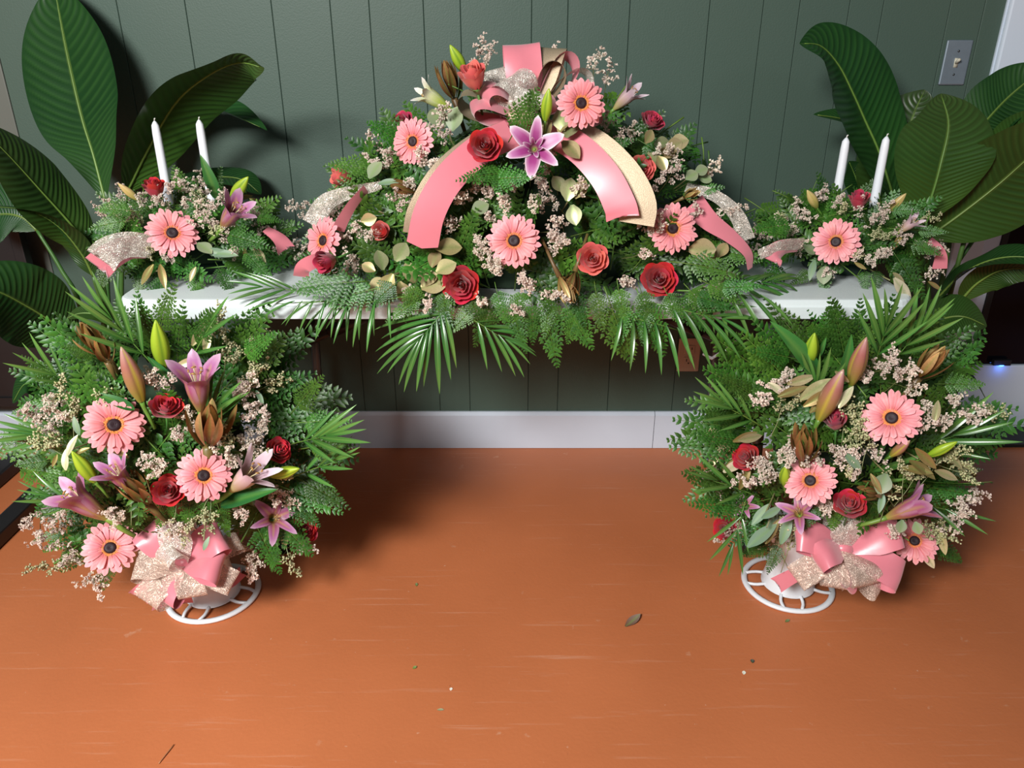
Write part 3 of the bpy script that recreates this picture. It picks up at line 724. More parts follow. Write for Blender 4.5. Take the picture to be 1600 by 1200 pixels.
def clampd(A, B, d, L):
    T = B+d*L
    if A.table and T.z < TZ+.02 and T.y > TY0-.03:
        d = V((d.x, d.y, max(d.z, (TZ+.03-B.z)/L))).normalized()
    if B.z+d.z*L > A.zmax: d.z = (A.zmax-B.z)/L; d.normalize()
    if B.y+d.y*L > A.ymax: d.y = (A.ymax-B.y)/L; d.normalize()
    if (B+d*L).z < .03: d.z = (.04-B.z)/L; d.normalize()
    return d
def scatter_fern(A, n, lo, hi, zmin=-.1, ymax=.35, kr=(.9, 1.02), axis=V((0, 0, 1))):
    r = A.r; C, rad = A.E
    i = 0
    while i < n:
        u = V((r.gauss(0, 1), r.gauss(0, 1), r.gauss(0, 1))).normalized()
        if u.y > ymax or u.z < zmin: continue
        i += 1; k = r.uniform(*kr); P = C+V([u[j]*rad[j]*k for j in range(3)]); nn = V([u[j]/rad[j] for j in range(3)]).normalized()
        rad_t = (P-C); rad_t = rad_t-nn*rad_t.dot(nn); w_ = V((u.x, 0, u.z)); w_ = w_-nn*w_.dot(nn)
        d = w_*1.0+V((r.uniform(-1, 1), r.uniform(-.5, .5), r.uniform(-1, 1)))*.55+nn*r.uniform(.12, .45)
        d.normalize(); L = r.uniform(lo, hi); B = P-d*L*.5-nn*.015
        if A.table and B.z < TZ+.03: B.z = TZ+.03
        d = clampd(A, B, d, L)
        A.part('fern_frond', r.choice(FERNS), frame(B, d, nn+V((0, -.25, .25)), L))
def rim_fern(A, angs, lo, hi, kb=.62, yoff=0.0, jit=.12):
    r = A.r; C, rad = A.E
    for a in angs:
        a = math.radians(a)+r.uniform(-jit, jit); o = V((math.cos(a)*rad[0]*kb, yoff+r.uniform(-.04, .05), math.sin(a)*rad[2]*kb)); B = C+o
        if A.table: B.z = max(B.z, TZ+.04)
        d = V((math.cos(a), r.uniform(-.35, .1), math.sin(a)+r.uniform(-.12, .12))).normalized(); L = r.uniform(lo, hi)*(.68+.32*abs(math.cos(a))); d = clampd(A, B, d, L)
        A.part('fern_frond', r.choice(FERNS), frame(B, d, V((r.uniform(-.3, .3), -1, .55)), L))
def palm(A, p0, Y0, p1, Y1, n, ll, up=None, droop=1, sides=(-1, 1), a0=.55, a1=.25, w_=1.0):
    """palm frond from pixel p0 to p1; leaflet length ll in px"""
    P = at(p0[0], p0[1], Y0); Q = at(p1[0], p1[1], Y1); d = (Q-P); Lr = d.length; d.normalize(); tc = A.tocam(P); r = A.r
    up = up or V((0, -.5, 1)); M = frame(P, d, tc+V((0, 0, .5)), Lr); o = A.part('palm_frond', RACHIS, M, 'palm frond with long narrow leaflets')
    X = M.col[0].to_3d().normalized()
    for i in range(n):
        t = i/max(1, n-1)
        for sd in sides:
            B = P+d*Lr*(.12+.86*t); a = a0+(a1-a0)*t+r.uniform(-.08, .08)
            dd = (d*math.cos(a)+X*sd*math.sin(a)+tc*r.uniform(-.08, .15)).normalized(); L = ll*mpp(B)*(.75+.45*math.sin(math.pi*(.2+.7*t)))*r.uniform(.9, 1.1)
            obj('leaflet', PALM[droop], o, frame(B, dd, up+tc*.6, (L*w_, L, L)))
def ribbon(A, pts, wpx, mat, name='ribbon_tail', label=None, twist=(0, 0), vcut=0.0, off=0.0, parent=None, n=26, wav=0.0):
    """satin strip through (px, py, Y) points; width runs across the strip, tilted by twist (radians)"""
    W_ = [at(*p) for p in pts]; c = spl(W_, n); b = MB(); rows = []; m_ = 6
    for i, p in enumerate(c):
        t = i/n; d = (c[min(i+1, n)]-c[max(i-1, 0)]).normalized(); tc = (CAM-p).normalized(); s = d.cross(tc).normalized(); nr = s.cross(d).normalized()
        a = twist[0]+(twist[1]-twist[0])*t; s2 = s*math.cos(a)+nr*math.sin(a); n2 = nr*math.cos(a)-s*math.sin(a)
        wd = (wpx if not isinstance(wpx, tuple) else wpx[0]+(wpx[1]-wpx[0])*t)*mpp(p)*.5
        rows.append([p+s2*wd*(2*j/m_-1)+n2*(off+wd*.03*(1-(2*j/m_-1)**2))+n2*wav*math.sin(t*9+j*.8)-(d*wd*vcut*(1-abs(2*j/m_-1)) if i == n else V((0, 0, 0))) for j in range(m_+1)])
    b.grid(rows); me = b.mesh(name, mat)
    o = wobj(name, me, parent or A.root)
    if label: o['label'] = label
    return o
def bow_loop(parent, P, d, up, L, H, W_, mat, seed=0, pinch=.35, name='ribbon_loop'):
    """closed loop of ribbon leaving the knot at P along d, opening in the plane of d and up"""
    r = random.Random(seed); d = d.normalized(); up = (up-d*up.dot(d)).normalized(); sd = d.cross(up); b = MB(); rows = []; n = 30; m_ = 6
    for i in range(n+1):
        a = 2*math.pi*i/n; x = L*(.5-.5*math.cos(a))**.8; z = H*.5*math.sin(a)*(.30+.70*(.5-.5*math.cos(a)))
        wd = W_*.5*(pinch+(1-pinch)*min(1, (.5-.5*math.cos(a))*2.1)**.8)
        rows.append([P+d*(x+.10*W_*k*math.sin(seed*2.1)*x/L)+up*(z+W_*.05*math.sin(2.2*k+seed+1.5*a))+sd*(wd*k) for k in [2*j/m_-1 for j in range(m_+1)]])
    b.grid(rows); return wobj(name, b.mesh(name, mat), parent)
TCN = -FWD
def cdir(r_, u_, t_): return (V((1, 0, 0))*r_+UPV*u_+TCN*t_).normalized()
def tub(A, mat, prof, O, name='tray'):
    b = MB(); b.lathe(prof, 28, O=V(O)); wobj(name, b.mesh(name, mat), A.root)
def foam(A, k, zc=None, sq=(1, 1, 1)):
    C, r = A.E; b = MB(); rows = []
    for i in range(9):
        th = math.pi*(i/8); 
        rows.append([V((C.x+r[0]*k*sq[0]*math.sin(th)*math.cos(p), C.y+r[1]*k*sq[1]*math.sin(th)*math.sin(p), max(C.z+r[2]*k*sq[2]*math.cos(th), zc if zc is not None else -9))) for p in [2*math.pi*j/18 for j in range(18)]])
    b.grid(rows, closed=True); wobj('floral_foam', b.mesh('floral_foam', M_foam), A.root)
GL = 'gold painted leaf sprig'; GE = 'grey green eucalyptus sprig'

# ================================================================== CENTRAL SPRAY
sp = thing('casket_spray', 'large domed spray of gerberas, roses and ferns with a big bow on white table', 'flower arrangement', (0.04, 1.93, TZ))
A = Arr(sp, (0.036, 1.93, TZ+.005), (.535, .33, .40), True, 5)
foam(A, .60, TZ+.004)
scatter_fern(A, 95, .16, .24, zmin=.0, ymax=.25)
rim_fern(A, [2, 10, 18, 28, 38, 50, 62, 74, 86, 98, 110, 122, 134, 146, 156, 166, 174, 178], .15, .21, kb=.74)
# fronds that hang over the front edge
for p0, p1 in (((700, 470), (640, 540)), ((770, 470), (745, 545)), ((830, 470), (835, 540)), ((850, 475), (870, 578)), ((880, 470), (925, 550)), ((800, 480), (820, 555)), ((905, 470), (890, 540)),
               ((950, 465), (988, 575)), ((980, 470), (960, 545)), ((1000, 465), (1040, 560)), ((1050, 465), (1110, 520)), ((1080, 460), (1150, 480)), ((660, 465), (600, 500)),
               ((590, 450), (500, 470)), ((560, 440), (450, 445)), ((1120, 450), (1190, 445)), ((1010, 480), (1000, 540)), ((740, 480), (700, 520)), ((860, 470), (850, 530)), ((650, 440), (635, 505)), ((690, 450), (700, 515)), ((730, 455), (760, 520)), ((775, 450), (790, 512)), ((815, 450), (805, 515)), ((845, 445), (880, 512)), ((895, 450), (915, 515)), ((930, 450), (940, 520)), ((965, 445), (975, 510)), ((1000, 450), (1020, 512)), ((1040, 455), (1065, 508)), ((1075, 450), (1120, 500)), ((620, 440), (570, 480)), ((1100, 440), (1165, 470))):
    fern(A, p0, 1.60, p1, 1.575, A.r.uniform(-.5, .5), A.r.choice((1, 2, 4, 5)))
for p0, p1, Y in (((600, 270), (520, 250), 1.80), ((570, 290), (490, 330), 1.80), ((560, 340), (470, 370), 1.78), ((640, 230), (575, 190), 1.84), ((1000, 220), (1075, 265), 1.82), ((1060, 300), (1130, 290), 1.80), ((560, 390), (465, 400), 1.72),
                  ((1110, 390), (1190, 400), 1.74), ((930, 240), (985, 215), 1.74), ((955, 250), (905, 235), 1.70), ((760, 280), (830, 275), 1.62), ((790, 270), (720, 275), 1.62), ((1060, 410), (1160, 420), 1.66), ((800, 212), (840, 138), 1.655), ((845, 200), (832, 150), 1.65)):
    fern(A, p0, Y, p1, Y-.05, 0)
# palms
palm(A, (700, 478), 1.60, (655, 530), 1.57, 7, 95, droop=1, a0=1.0, a1=.2)
palm(A, (600, 462), 1.62, (470, 470), 1.60, 7, 58, droop=1, sides=(-1,), a0=1.5, a1=.9, up=V((-.2, -1, .6)))
palm(A, (620, 465), 1.60, (520, 480), 1.58, 5, 66, droop=1, sides=(-1,), a0=1.35, a1=.9, up=V((-.2, -1, .6)))
palm(A, (960, 490), 1.60, (1060, 512), 1.58, 6, 78, droop=1, sides=(1,), a0=1.5, a1=.9, up=V((.2, -1, .6)))
palm(A, (1040, 478), 1.60, (1130, 498), 1.58, 6, 85, droop=1, a0=.9, a1=.3)
palm(A, (1090, 455), 1.63, (1190, 460), 1.61, 6, 75, droop=1, sides=(1,), a0=1.3, a1=.6, up=V((.2, -1, .8)))
palm(A, (1120, 448), 1.66, (1210, 440), 1.70, 5, 80, droop=1, a0=.5, a1=.2)
palm(A, (470, 455), 1.68, (410, 448), 1.66, 4, 60, droop=0, a0=.5, a1=.2)
palm(A, (560, 470), 1.64, (430, 470), 1.62, 5, 60, droop=1, sides=(-1,), a0=.8, a1=.3)
palm(A, (740, 500), 1.59, (790, 530), 1.575, 5, 70, droop=1, a0=.8, a1=.2)
# statice and seeds
for q in ((600, 228), (612, 250), (592, 262), (668, 255), (690, 262), (700, 282), (640, 300), (632, 320), (745, 285), (738, 300), (760, 310), (805, 290), (830, 272), (848, 290), (862, 262), (845, 318), (868, 318), (790, 318), (700, 330), (712, 350), (726, 312), (560, 360), (548, 372), (585, 372), (520, 385), (535, 340), (548, 430), (560, 420), (530, 350),
          (745, 375), (752, 390), (772, 345), (775, 410), (770, 420), (815, 435), (830, 452), (860, 362), (878, 350), (872, 385), (985, 335), (1005, 350), (1015, 362), (1000, 400), (1020, 398), (955, 215), (965, 225), (945, 200), (985, 215), (1030, 245), (1045, 260), (1050, 275), (1025, 285), (1112, 350), (1125, 362), (1140, 380), (1155, 400), (1150, 375), (1075, 440), (1090, 460), (1100, 478), (1125, 460), (670, 470), (690, 458), (760, 470), (805, 490), (640, 460), (1085, 345), (510, 360), (475, 395), (985, 445), (860, 455), (690, 190), (905, 300), (1060, 470), (580, 470), (530, 440)):
    filler(A, q[0], q[1], A.r.uniform(50, 66), 'statice', A.r.uniform(.98, 1.06))
for px, py, u in ((745, 95, (-.1, 1)), (760, 98, (.2, 1)), (800, 170, (.1, 1)), (790, 190, (-.1, 1)), (855, 110, (0, 1)), (930, 110, (.1, 1)), (950, 128, (.3, 1)), (700, 215, (-.5, .6)), (480, 330, (-1, .3)), (1130, 330, (1, .3)), (1100, 270, (.8, .5))):
    filler(A, px, py, 58, 'statice', 1.08, u)
# flowers
gerbera(A, 908, 161, 40, (.25, .10), Y=1.63); gerbera(A, 645, 221, 37, (-.55, .15)); gerbera(A, 803, 376, 43, (0, .1), 1.10); gerbera(A, 1051, 357, 40, (.25, .15)); gerbera(A, 505, 376, 38, (-.85, .2), 1.16)
rose(A, 758, 227, 26, 'red', 'open', (-.1, .35), Y=1.61); rose(A, 720, 445, 28, 'red', 'open', (-.15, -.1)); rose(A, 1030, 436, 27, 'red', 'open', (.1, .2)); rose(A, 628, 190, 18, 'crimson', 'open', (-.6, .6))
rose(A, 1020, 188, 19, 'crimson', 'open', (.5, .9)); rose(A, 511, 408, 21, 'crimson', 'bud', (-.8, -.25), Y=1.60); rose(A, 740, 122, 25, 'coral', 'bud', (-.3, 1.1), Y=1.70); rose(A, 535, 277, 20, 'coral', 'bud', (-2.0, .3), 1.04)
rose(A, 1003, 263, 20, 'coral', 'open', (.1, .0), 1.08); rose(A, 926, 404, 24, 'coral', 'open', (.05, .1)); rose(A, 597, 362, 17, 'coral', 'bud', (-.4, .2), 1.0); rose(A, 854, 94, 13, 'red', 'bud', (.1, 2), 1.0)
lily_open(A, 835, 230, 46, 'star', (0, .25), 1.10, True, Y=1.60)
lily(A, (706, 172), (652, 138), 'white', 'half', 1.04); lily(A, (958, 172), (1000, 132), 'pale', 'half', 1.04)
bud(A, (726, 112), (703, 70), 'green', 1.02, fat=1.3); bud(A, (852, 188), (858, 138), 'green', fat=1.2, Y=1.63); 
cone(A, (712, 160), (694, 98), 0, 1.03); cone(A, (655, 300), (612, 290), 0); cone(A, (872, 428), (894, 472), .6, 1.06); cone(A, (1066, 310), (1090, 298), 1, 1.02, n=9); cone(A, (900, 420), (884, 465), .3, 1.04)
leaves(A, 610, 430, [(-12, -8, 100, 34, 2), (8, -22, 60, 36, 2), (0, 12, 200, 40, 0), (14, 10, 290, 38, 1), (4, -2, 240, 38, 1), (-24, -6, 150, 26, 1)], GOLDROUND, GL, 1.06)
leaves(A, 668, 436, [(-20, 6, 110, 36, 0), (-6, 12, 70, 40, 0), (12, 12, 80, 44, 0), (14, -10, 30, 36, 0), (6, -18, 70, 32, 1), (-10, 14, 20, 48, 0)], GOLDROUND, GL, 1.07)
leaves(A, 690, 388, [(-10, 0, 5, 44, 1)], GOLDROUND, GL, 1.08); leaves(A, 572, 345, [(-8, 0, 10, 26, 0)], GOLDROUND, GL, 1.04)
leaves(A, 868, 205, [(-10, 8, 110, 36, 1), (6, 2, 70, 44, 1), (12, 0, 100, 38, 2), (10, 16, 320, 40, 1), (16, 10, 70, 40, 2)], GOLDROUND, GL, Y=1.64)
leaves(A, 1092, 392, [(-16, -2, 0, 44, 0), (22, 24, 110, 38, 1), (30, 10, 60, 28, 1), (-2, 30, 20, 36, 2), (30, 50, 30, 34, 2)], GOLDROUND, GL, 1.06)
leaves(A, 1018, 232, [(-10, -8, 60, 26, 1), (4, -6, 10, 28, 2), (14, 2, 340, 26, 1), (22, 0, 20, 30, 0), (28, -6, 15, 32, 0), (-8, 8, 320, 26, 2), (10, 12, 300, 28, 1)], GOLDROUND, GL, 1.06)
leaves(A, 655, 188, [(-8, 6, 340, 30, 1)], EUC, GE, 1.12); leaves(A, 585, 275, [(-8, 4, 60, 34, 1), (6, 12, 10, 38, 0)], EUC, GE, 1.04); leaves(A, 540, 315, [(-8, -2, 10, 36, 1)], EUC, GE, 1.04); leaves(A, 588, 328, [(-16, 4, 5, 44, 0)], EUC, GE, 1.04)
leaves(A, 745, 332, [(-8, 0, 30, 32, 1)], EUC, GE, 1.02); leaves(A, 890, 310, [(-4, 4, 80, 38, 2), (8, 0, 60, 34, 1), (4, 10, 280, 34, 2), (-10, -10, 120, 30, 2)], GOLDROUND, GL, 1.0); leaves(A, 1085, 270, [(0, 0, 20, 24, 1), (4, 6, 350, 26, 1), (-14, 10, 30, 26, 1)], EUC, GE, 1.06)
leaves(A, 700, 205, [(-6, -4, 120, 44, 1), (6, 0, 80, 40, 1)], EUC, GE, 1.0); leaves(A, 890, 180, [(0, 0, 110, 36, 2)], GOLDROUND, GL, 1.08)
# bow on the crown
K = at(825, 188, 1.76)
kb = MB(); rows = [[K+V((.030*math.sin(t)*math.cos(p), .02*math.sin(t)*math.sin(p), .024*math.cos(t))) for p in [j*math.pi/5 for j in range(10)]] for t in [i*math.pi/6+.01 for i in range(7)]]
kb.grid(rows, closed=True); bow = wobj('bow', kb.mesh('bow', M_satin), sp); bow['label'] = 'layered bow of pink satin, gold mesh and silver lace ribbon'
def loops(bowo, K, spec):
    for i, (r_, u_, t_, ur, uu, ut, L, H, W_, mt) in enumerate(spec): bow_loop(bowo, K, cdir(r_, u_, t_), cdir(ur, uu, ut), L, H, W_, mt, i)
loops(bow, K, [(-.10, 1, .10, 0, .2, 1, .160, .06, .080, M_satin), (.32, 1, .0, 0, .2, 1, .165, .06, .07, M_gold_rib), (-.42, .70, .75, 0, .5, 1, .105, .07, .085, M_silver), (.0, .30, 1, .2, 1, -.3, .085, .06, .080, M_silver),
               (-1, .42, .75, .5, .6, .4, .120, .055, .062, M_satin), (-1, .02, .55, .5, .6, .4, .135, .05, .060, M_satin), (-1, .28, .1, .3, .8, .6, .155, .06, .070, M_gold_rib), (.70, 1, .0, -.8, .5, .3, .165, .085, .045, M_satin),
               (.55, .95, .25, -.8, .5, .3, .135, .075, .045, M_gold_rib), (1, .75, .0, -.6, .7, .3, .165, .075, .050, M_silver), (1, .10, .0, 0, .8, .6, .155, .055, .055, M_satin), (-.62, 1, -.10, 0, .2, 1, .135, .06, .060, M_silver), (-.30, -.1, 1, 0, 1, 0, .055, .05, .06, M_gold_rib), (.55, .35, .7, 0, .9, .5, .075, .05, .05, M_satin)])
ribbon(A, [(800, 208, 1.70), (752, 232, 1.655), (702, 278, 1.612), (672, 330, 1.588), (660, 382, 1.583)], (46, 50), M_satin, 'ribbon_streamer', 'wide pink satin streamer', (-.25, .15), -.25)
ribbon(A, [(792, 210, 1.715), (744, 232, 1.67), (692, 276, 1.628), (660, 330, 1.606), (652, 366, 1.602)], (44, 46), M_gold_rib, 'ribbon_streamer', 'gold mesh streamer', (-.25, .2))
ribbon(A, [(858, 205, 1.70), (905, 232, 1.65), (945, 275, 1.612), (968, 320, 1.590), (973, 342, 1.586)], (44, 52), M_satin, 'ribbon_streamer', 'wide pink satin streamer', (.25, -.15), .2)
ribbon(A, [(872, 200, 1.715), (930, 228, 1.668), (975, 272, 1.63), (998, 318, 1.606), (994, 350, 1.60)], (46, 56), M_gold_rib, 'ribbon_streamer', 'gold mesh streamer', (.2, -.1), .0)
ribbon(A, [(596, 290, 1.74), (548, 300, 1.72), (508, 318, 1.73), (488, 352, 1.74)], (14, 34), M_silver, 'ribbon_tail', 'sheer silver lace tail', (.6, -.2), 0, wav=.003)
ribbon(A, [(572, 295, 1.72), (552, 318, 1.70), (538, 340, 1.69), (528, 360, 1.69)], (20, 24), M_satin, 'ribbon_tail', 'pink satin tail', (.9, .6))
ribbon(A, [(512, 405, 1.66), (492, 408, 1.63), (474, 418, 1.62), (470, 432, 1.63)], (22, 24), M_satin, 'ribbon_tail', 'pink satin tail', (.3, .2))
ribbon(A, [(1082, 318, 1.74), (1108, 345, 1.72), (1140, 368, 1.71), (1168, 395, 1.70), (1172, 420, 1.70)], (40, 14), M_satin, 'ribbon_tail', 'pink satin tail', (.3, 1.0), 0)
ribbon(A, [(1072, 292, 1.78), (1120, 308, 1.76), (1150, 335, 1.75), (1168, 375, 1.75)], (16, 26), M_silver, 'ribbon_tail', 'sheer silver lace tail', (.6, -.3), 0, wav=.003)

# ================================================================== CANDLE CENTREPIECES
def centre(name, label, C, r, seed):
    root = thing(name, label, 'flower arrangement', (C[0], C[1], TZ), 'candle centrepieces on the table')
    A = Arr(root, C, r, True, seed); A.zmax = .925
    b = MB(); b.lathe([(.075, TZ+.001), (.085, TZ+.006), (.088, TZ+.035), (.075, TZ+.036)], 24, O=V((C[0], C[1], 0))); wobj('tray', b.mesh('tray', M_tray), root)
    foam(A, .55, TZ+.036)
    return A
def candle(px, pb, label, Y=1.93, zb=TZ+.075):
    T = at(px, pb, Y); B = V((T.x+A.r.uniform(-.003, .003), Y, zb)); b = MB(); h = T.z-zb
    b.lathe([(.0108, 0), (.0112, h*.3), (.0098, h*.9), (.0085, h*.965), (.0045, h*.99), (.002, h)], 16); d = (T-B)
    o = tag(obj('taper_candle', b.mesh('taper_candle', M_wax), None, Matrix.Translation(B)), label, 'candle', 'white taper candles')
    b = MB(); b.tube([V((0, 0, h-.002)), V((.001, 0, h+.005)), V((.003, -.001, h+.006))], .0017, 6); obj('wick', b.mesh('wick', M_wick), o)

A = centre('candle_centrepiece', 'low centrepiece with two candles, red rose and lace ribbon tail, beside the tall upright leaf', (-.80, 1.93, TZ+.03), (.215, .19, .175), 21)
scatter_fern(A, 36, .12, .18, zmin=.02, ymax=.35); rim_fern(A, [0, 12, 26, 42, 60, 80, 100, 120, 138, 154, 168, 180], .13, .19, kb=.6)
for p0, p1 in (((180, 400), (150, 450)), ((220, 420), (215, 470)), ((250, 425), (252, 500)), ((305, 420), (308, 470)), ((340, 415), (365, 460)), ((200, 345), (138, 352)), ((380, 390), (420, 430)), ((350, 365), (415, 380)), ((400, 340), (428, 338)), ((210, 330), (150, 322))):
    fern(A, p0, 1.76, p1, 1.72, A.r.uniform(-.3, .3))
for q in ((200, 310), (212, 320), (185, 332), (225, 315), (268, 300), (285, 295), (300, 300), (310, 288), (262, 322), (290, 325), (312, 332), (325, 325), (318, 345), (340, 310), (405, 350), (412, 365), (395, 345), (350, 368), (362, 382), (368, 395), (335, 355), (435, 390), (250, 398), (262, 405), (210, 345), (165, 345), (320, 310), (240, 320), (300, 350)):
    filler(A, q[0], q[1], 44, 'statice', A.r.uniform(.98, 1.10))
for q in ((315, 315), (335, 360), (215, 350), (430, 400), (235, 395)): filler(A, q[0], q[1], 42, 'seed', 1.05)
gerbera(A, 269, 364, 41, (-.05, .35), 1.14); rose(A, 242, 296, 19, 'red', 'bud', (-.35, 1.2), 1.16)
lily(A, (345, 358), (378, 312), 'pink', 'half', 1.10); bud(A, (362, 312), (388, 276), 'green', 1.02, fat=1.2); bud(A, (216, 312), (184, 286), 'yellow', 1.04, fat=1.1)
P, Q = along(A, (340, 312), (314, 240), 1.0, -.01); A.part('lily_leaf', LILYLEAF, frame(P, Q-P, cdir(.4, .1, 1), (Q-P).length*1.0), 'upright pointed green leaf')
leaves(A, 170, 328, [(12, -2, 190, 38, 0)], EUC, GE, 1.10); leaves(A, 330, 390, [(-22, -10, 330, 30, 1), (-8, 0, 345, 44, 0), (0, 6, 0, 44, 0)], EUC, GE, 1.10); leaves(A, 395, 395, [(0, -10, 290, 24, 0), (8, -6, 300, 26, 0), (-14, -8, 280, 22, 1)], GOLDLONG, GL, 1.08)
leaves(A, 240, 425, [(0, -12, 236, 40, 1), (10, -12, 282, 42, 1), (66, -8, 245, 26, 0)], GOLDLONG, GL, 1.04); leaves(A, 410, 318, [(-20, -8, 335, 34, 1), (-40, -8, 10, 26, 1)], GOLDLONG, GL, 1.0)
ribbon(A, [(232, 388, 1.74), (200, 388, 1.70), (170, 402, 1.67), (150, 420, 1.66)], (36, 44), M_satin, 'ribbon_tail', 'pink satin tail', (.5, .1), .9)
ribbon(A, [(240, 386, 1.735), (202, 382, 1.69), (172, 392, 1.66), (156, 408, 1.65)], (40, 48), M_silver, 'ribbon_tail', 'silver lace tail', (.5, .1), .7, wav=.002)
ribbon(A, [(415, 358, 1.84), (430, 368, 1.83), (440, 378, 1.83), (448, 392, 1.83)], (14, 30), M_satin, 'ribbon_tail', 'pink satin tail', (.6, .3), .6)
candle(241, 189, 'white taper candle rising behind the red rose of the centrepiece'); candle(312, 187, 'white taper candle rising behind a pointed green leaf')

A = centre('candle_centrepiece', 'low centrepiece with two candles and a large gold leaf, near the light switch', (.835, 1.93, TZ+.03), (.205, .19, .165), 33)
scatter_fern(A, 36, .12, .18, zmin=.02, ymax=.35); rim_fern(A, [0, 12, 26, 42, 60, 80, 100, 120, 138, 154, 168, 180], .13, .18, kb=.6)
for p0, p1 in (((1230, 420), (1185, 440)), ((1270, 425), (1240, 440)), ((1290, 420), (1285, 462)), ((1350, 420), (1352, 458)), ((1370, 420), (1370, 455)), ((1400, 400), (1448, 470)), ((1420, 380), (1475, 392)), ((1240, 350), (1180, 355)), ((1430, 360), (1480, 360)), ((1390, 330), (1435, 325))):
    fern(A, p0, 1.77, p1, 1.73, A.r.uniform(-.3, .3))
for q in ((1220, 340), (1230, 350), (1245, 330), (1200, 370), (1212, 378), (1240, 365), (1255, 340), (1275, 318), (1285, 312), (1310, 320), (1270, 340), (1340, 322), (1360, 350), (1370, 345), (1375, 330), (1395, 365), (1420, 375), (1435, 385), (1445, 395), (1455, 388), (1370, 395), (1360, 410), (1385, 400), (1330, 400), (1295, 425), (1445, 432), (1250, 390), (1345, 330), (1405, 380)):
    filler(A, q[0], q[1], 42, 'statice', A.r.uniform(.98, 1.10))
for q in ((1225, 345), (1365, 370), (1380, 372), (1340, 395), (1445, 345), (1320, 330)): filler(A, q[0], q[1], 42, 'seed', 1.06)
gerbera(A, 1306, 378, 37, (0, .15), 1.14); rose(A, 1342, 314, 18, 'crimson', 'bud', (.1, 1.3), 1.14)
lily(A, (1403, 364), (1438, 338), 'pale', 'half', 1.10); bud(A, (1388, 330), (1416, 302), 'yellow', 1.0, fat=1.2); bud(A, (1276, 324), (1261, 297), 'yellow', 1.02, fat=1.2)
leaves(A, 1275, 420, [(-2, -14, 255, 36, 0), (14, -4, 265, 30, 1), (-20, -36, 330, 24, 1)], EUC, GE, 1.08); leaves(A, 1395, 440, [(2, -6, 305, 50, 2), (0, -14, 320, 26, 0), (55, 0, 330, 26, 1), (-60, -30, 330, 22, 1)], GOLDLONG, GL, 1.12); leaves(A, 1395, 385, [(0, 5, 60, 34, 1)], GOLDLONG, GL, 1.04)
ribbon(A, [(1250, 385, 1.76), (1228, 386, 1.73), (1212, 394, 1.71), (1203, 410, 1.70)], (20, 36), M_satin, 'ribbon_tail', 'pink satin tail', (.6, .2), .8)
ribbon(A, [(1252, 381, 1.755), (1225, 383, 1.72), (1200, 392, 1.70), (1186, 398, 1.70)], (22, 18), M_silver, 'ribbon_tail', 'silver lace tail', (.6, .5), 0)
ribbon(A, [(1452, 375, 1.80), (1464, 388, 1.79), (1470, 402, 1.79), (1468, 420, 1.79)], (14, 22), M_satin, 'ribbon_tail', 'pink satin tail', (.6, .3), 0)
candle(1322, 215, 'white taper candle rising behind the pink gerbera of the centrepiece'); candle(1385, 213, 'white taper candle between a crimson rose and a yellow lily bud')

# ================================================================== FLOOR ARRANGEMENTS
def pedestal(A, O):
    """white plastic pedestal vase: cup, bell foot, open ring base"""
    O = V(O); b = MB()
    b.lathe([(.066, .010), (.064, .018), (.057, .05), (.050, .09), (.052, .12), (.068, .155), (.078, .192), (.074, .194), (.062, .15)], 32, O=O, cap=False)
    v = wobj('vase', b.mesh('vase', M_vase), A.root)
    b = MB(); n = 48; rows = []
    for i in range(n):
        a = 2*math.pi*i/n; u = V((math.cos(a), math.sin(a), 0)); rows.append([O+u*(.107+.0075*math.cos(q))+V((0, 0, .0062+.0055*math.sin(q))) for q in [j*math.pi/4 for j in range(8)]])
    rows.append(rows[0]); b.grid(rows, closed=True); wobj('base_ring', b.mesh('base_ring', M_vase), v)
    for i in range(8):
        a = 2*math.pi*i/8+.2; da = .20*(1 if i % 2 else -1)
        pts = [O+V((.060*math.cos(a), .060*math.sin(a), .014)), O+V((.085*math.cos(a+da*.4), .085*math.sin(a+da*.4), .010)), O+V((.106*math.cos(a+da), .106*math.sin(a+da), .007))]
        b = MB(); b.tube(spl(pts, 5), .0042, 6); wobj('spoke', b.mesh('spoke', M_vase), v)
def basket(name, label, O, C, r, seed):
    root = thing(name, label, 'flower arrangement', (O[0], O[1], 0), 'flower arrangements in white pedestal vases'); A = Arr(root, C, r, False, seed); A.zmax = .725; A.ymax = 1.57
    pedestal(A, O); foam(A, .56, .165); return A
def knot(A, P, label):
    b = MB(); rows = [[P+V((.022*math.sin(t)*math.cos(p), .016*math.sin(t)*math.sin(p), .018*math.cos(t))) for p in [j*math.pi/5 for j in range(10)]] for t in [i*math.pi/6+.01 for i in range(7)]]
    b.grid(rows, closed=True); o = wobj('bow', b.mesh('bow', M_satin), A.root); o['label'] = label; return o

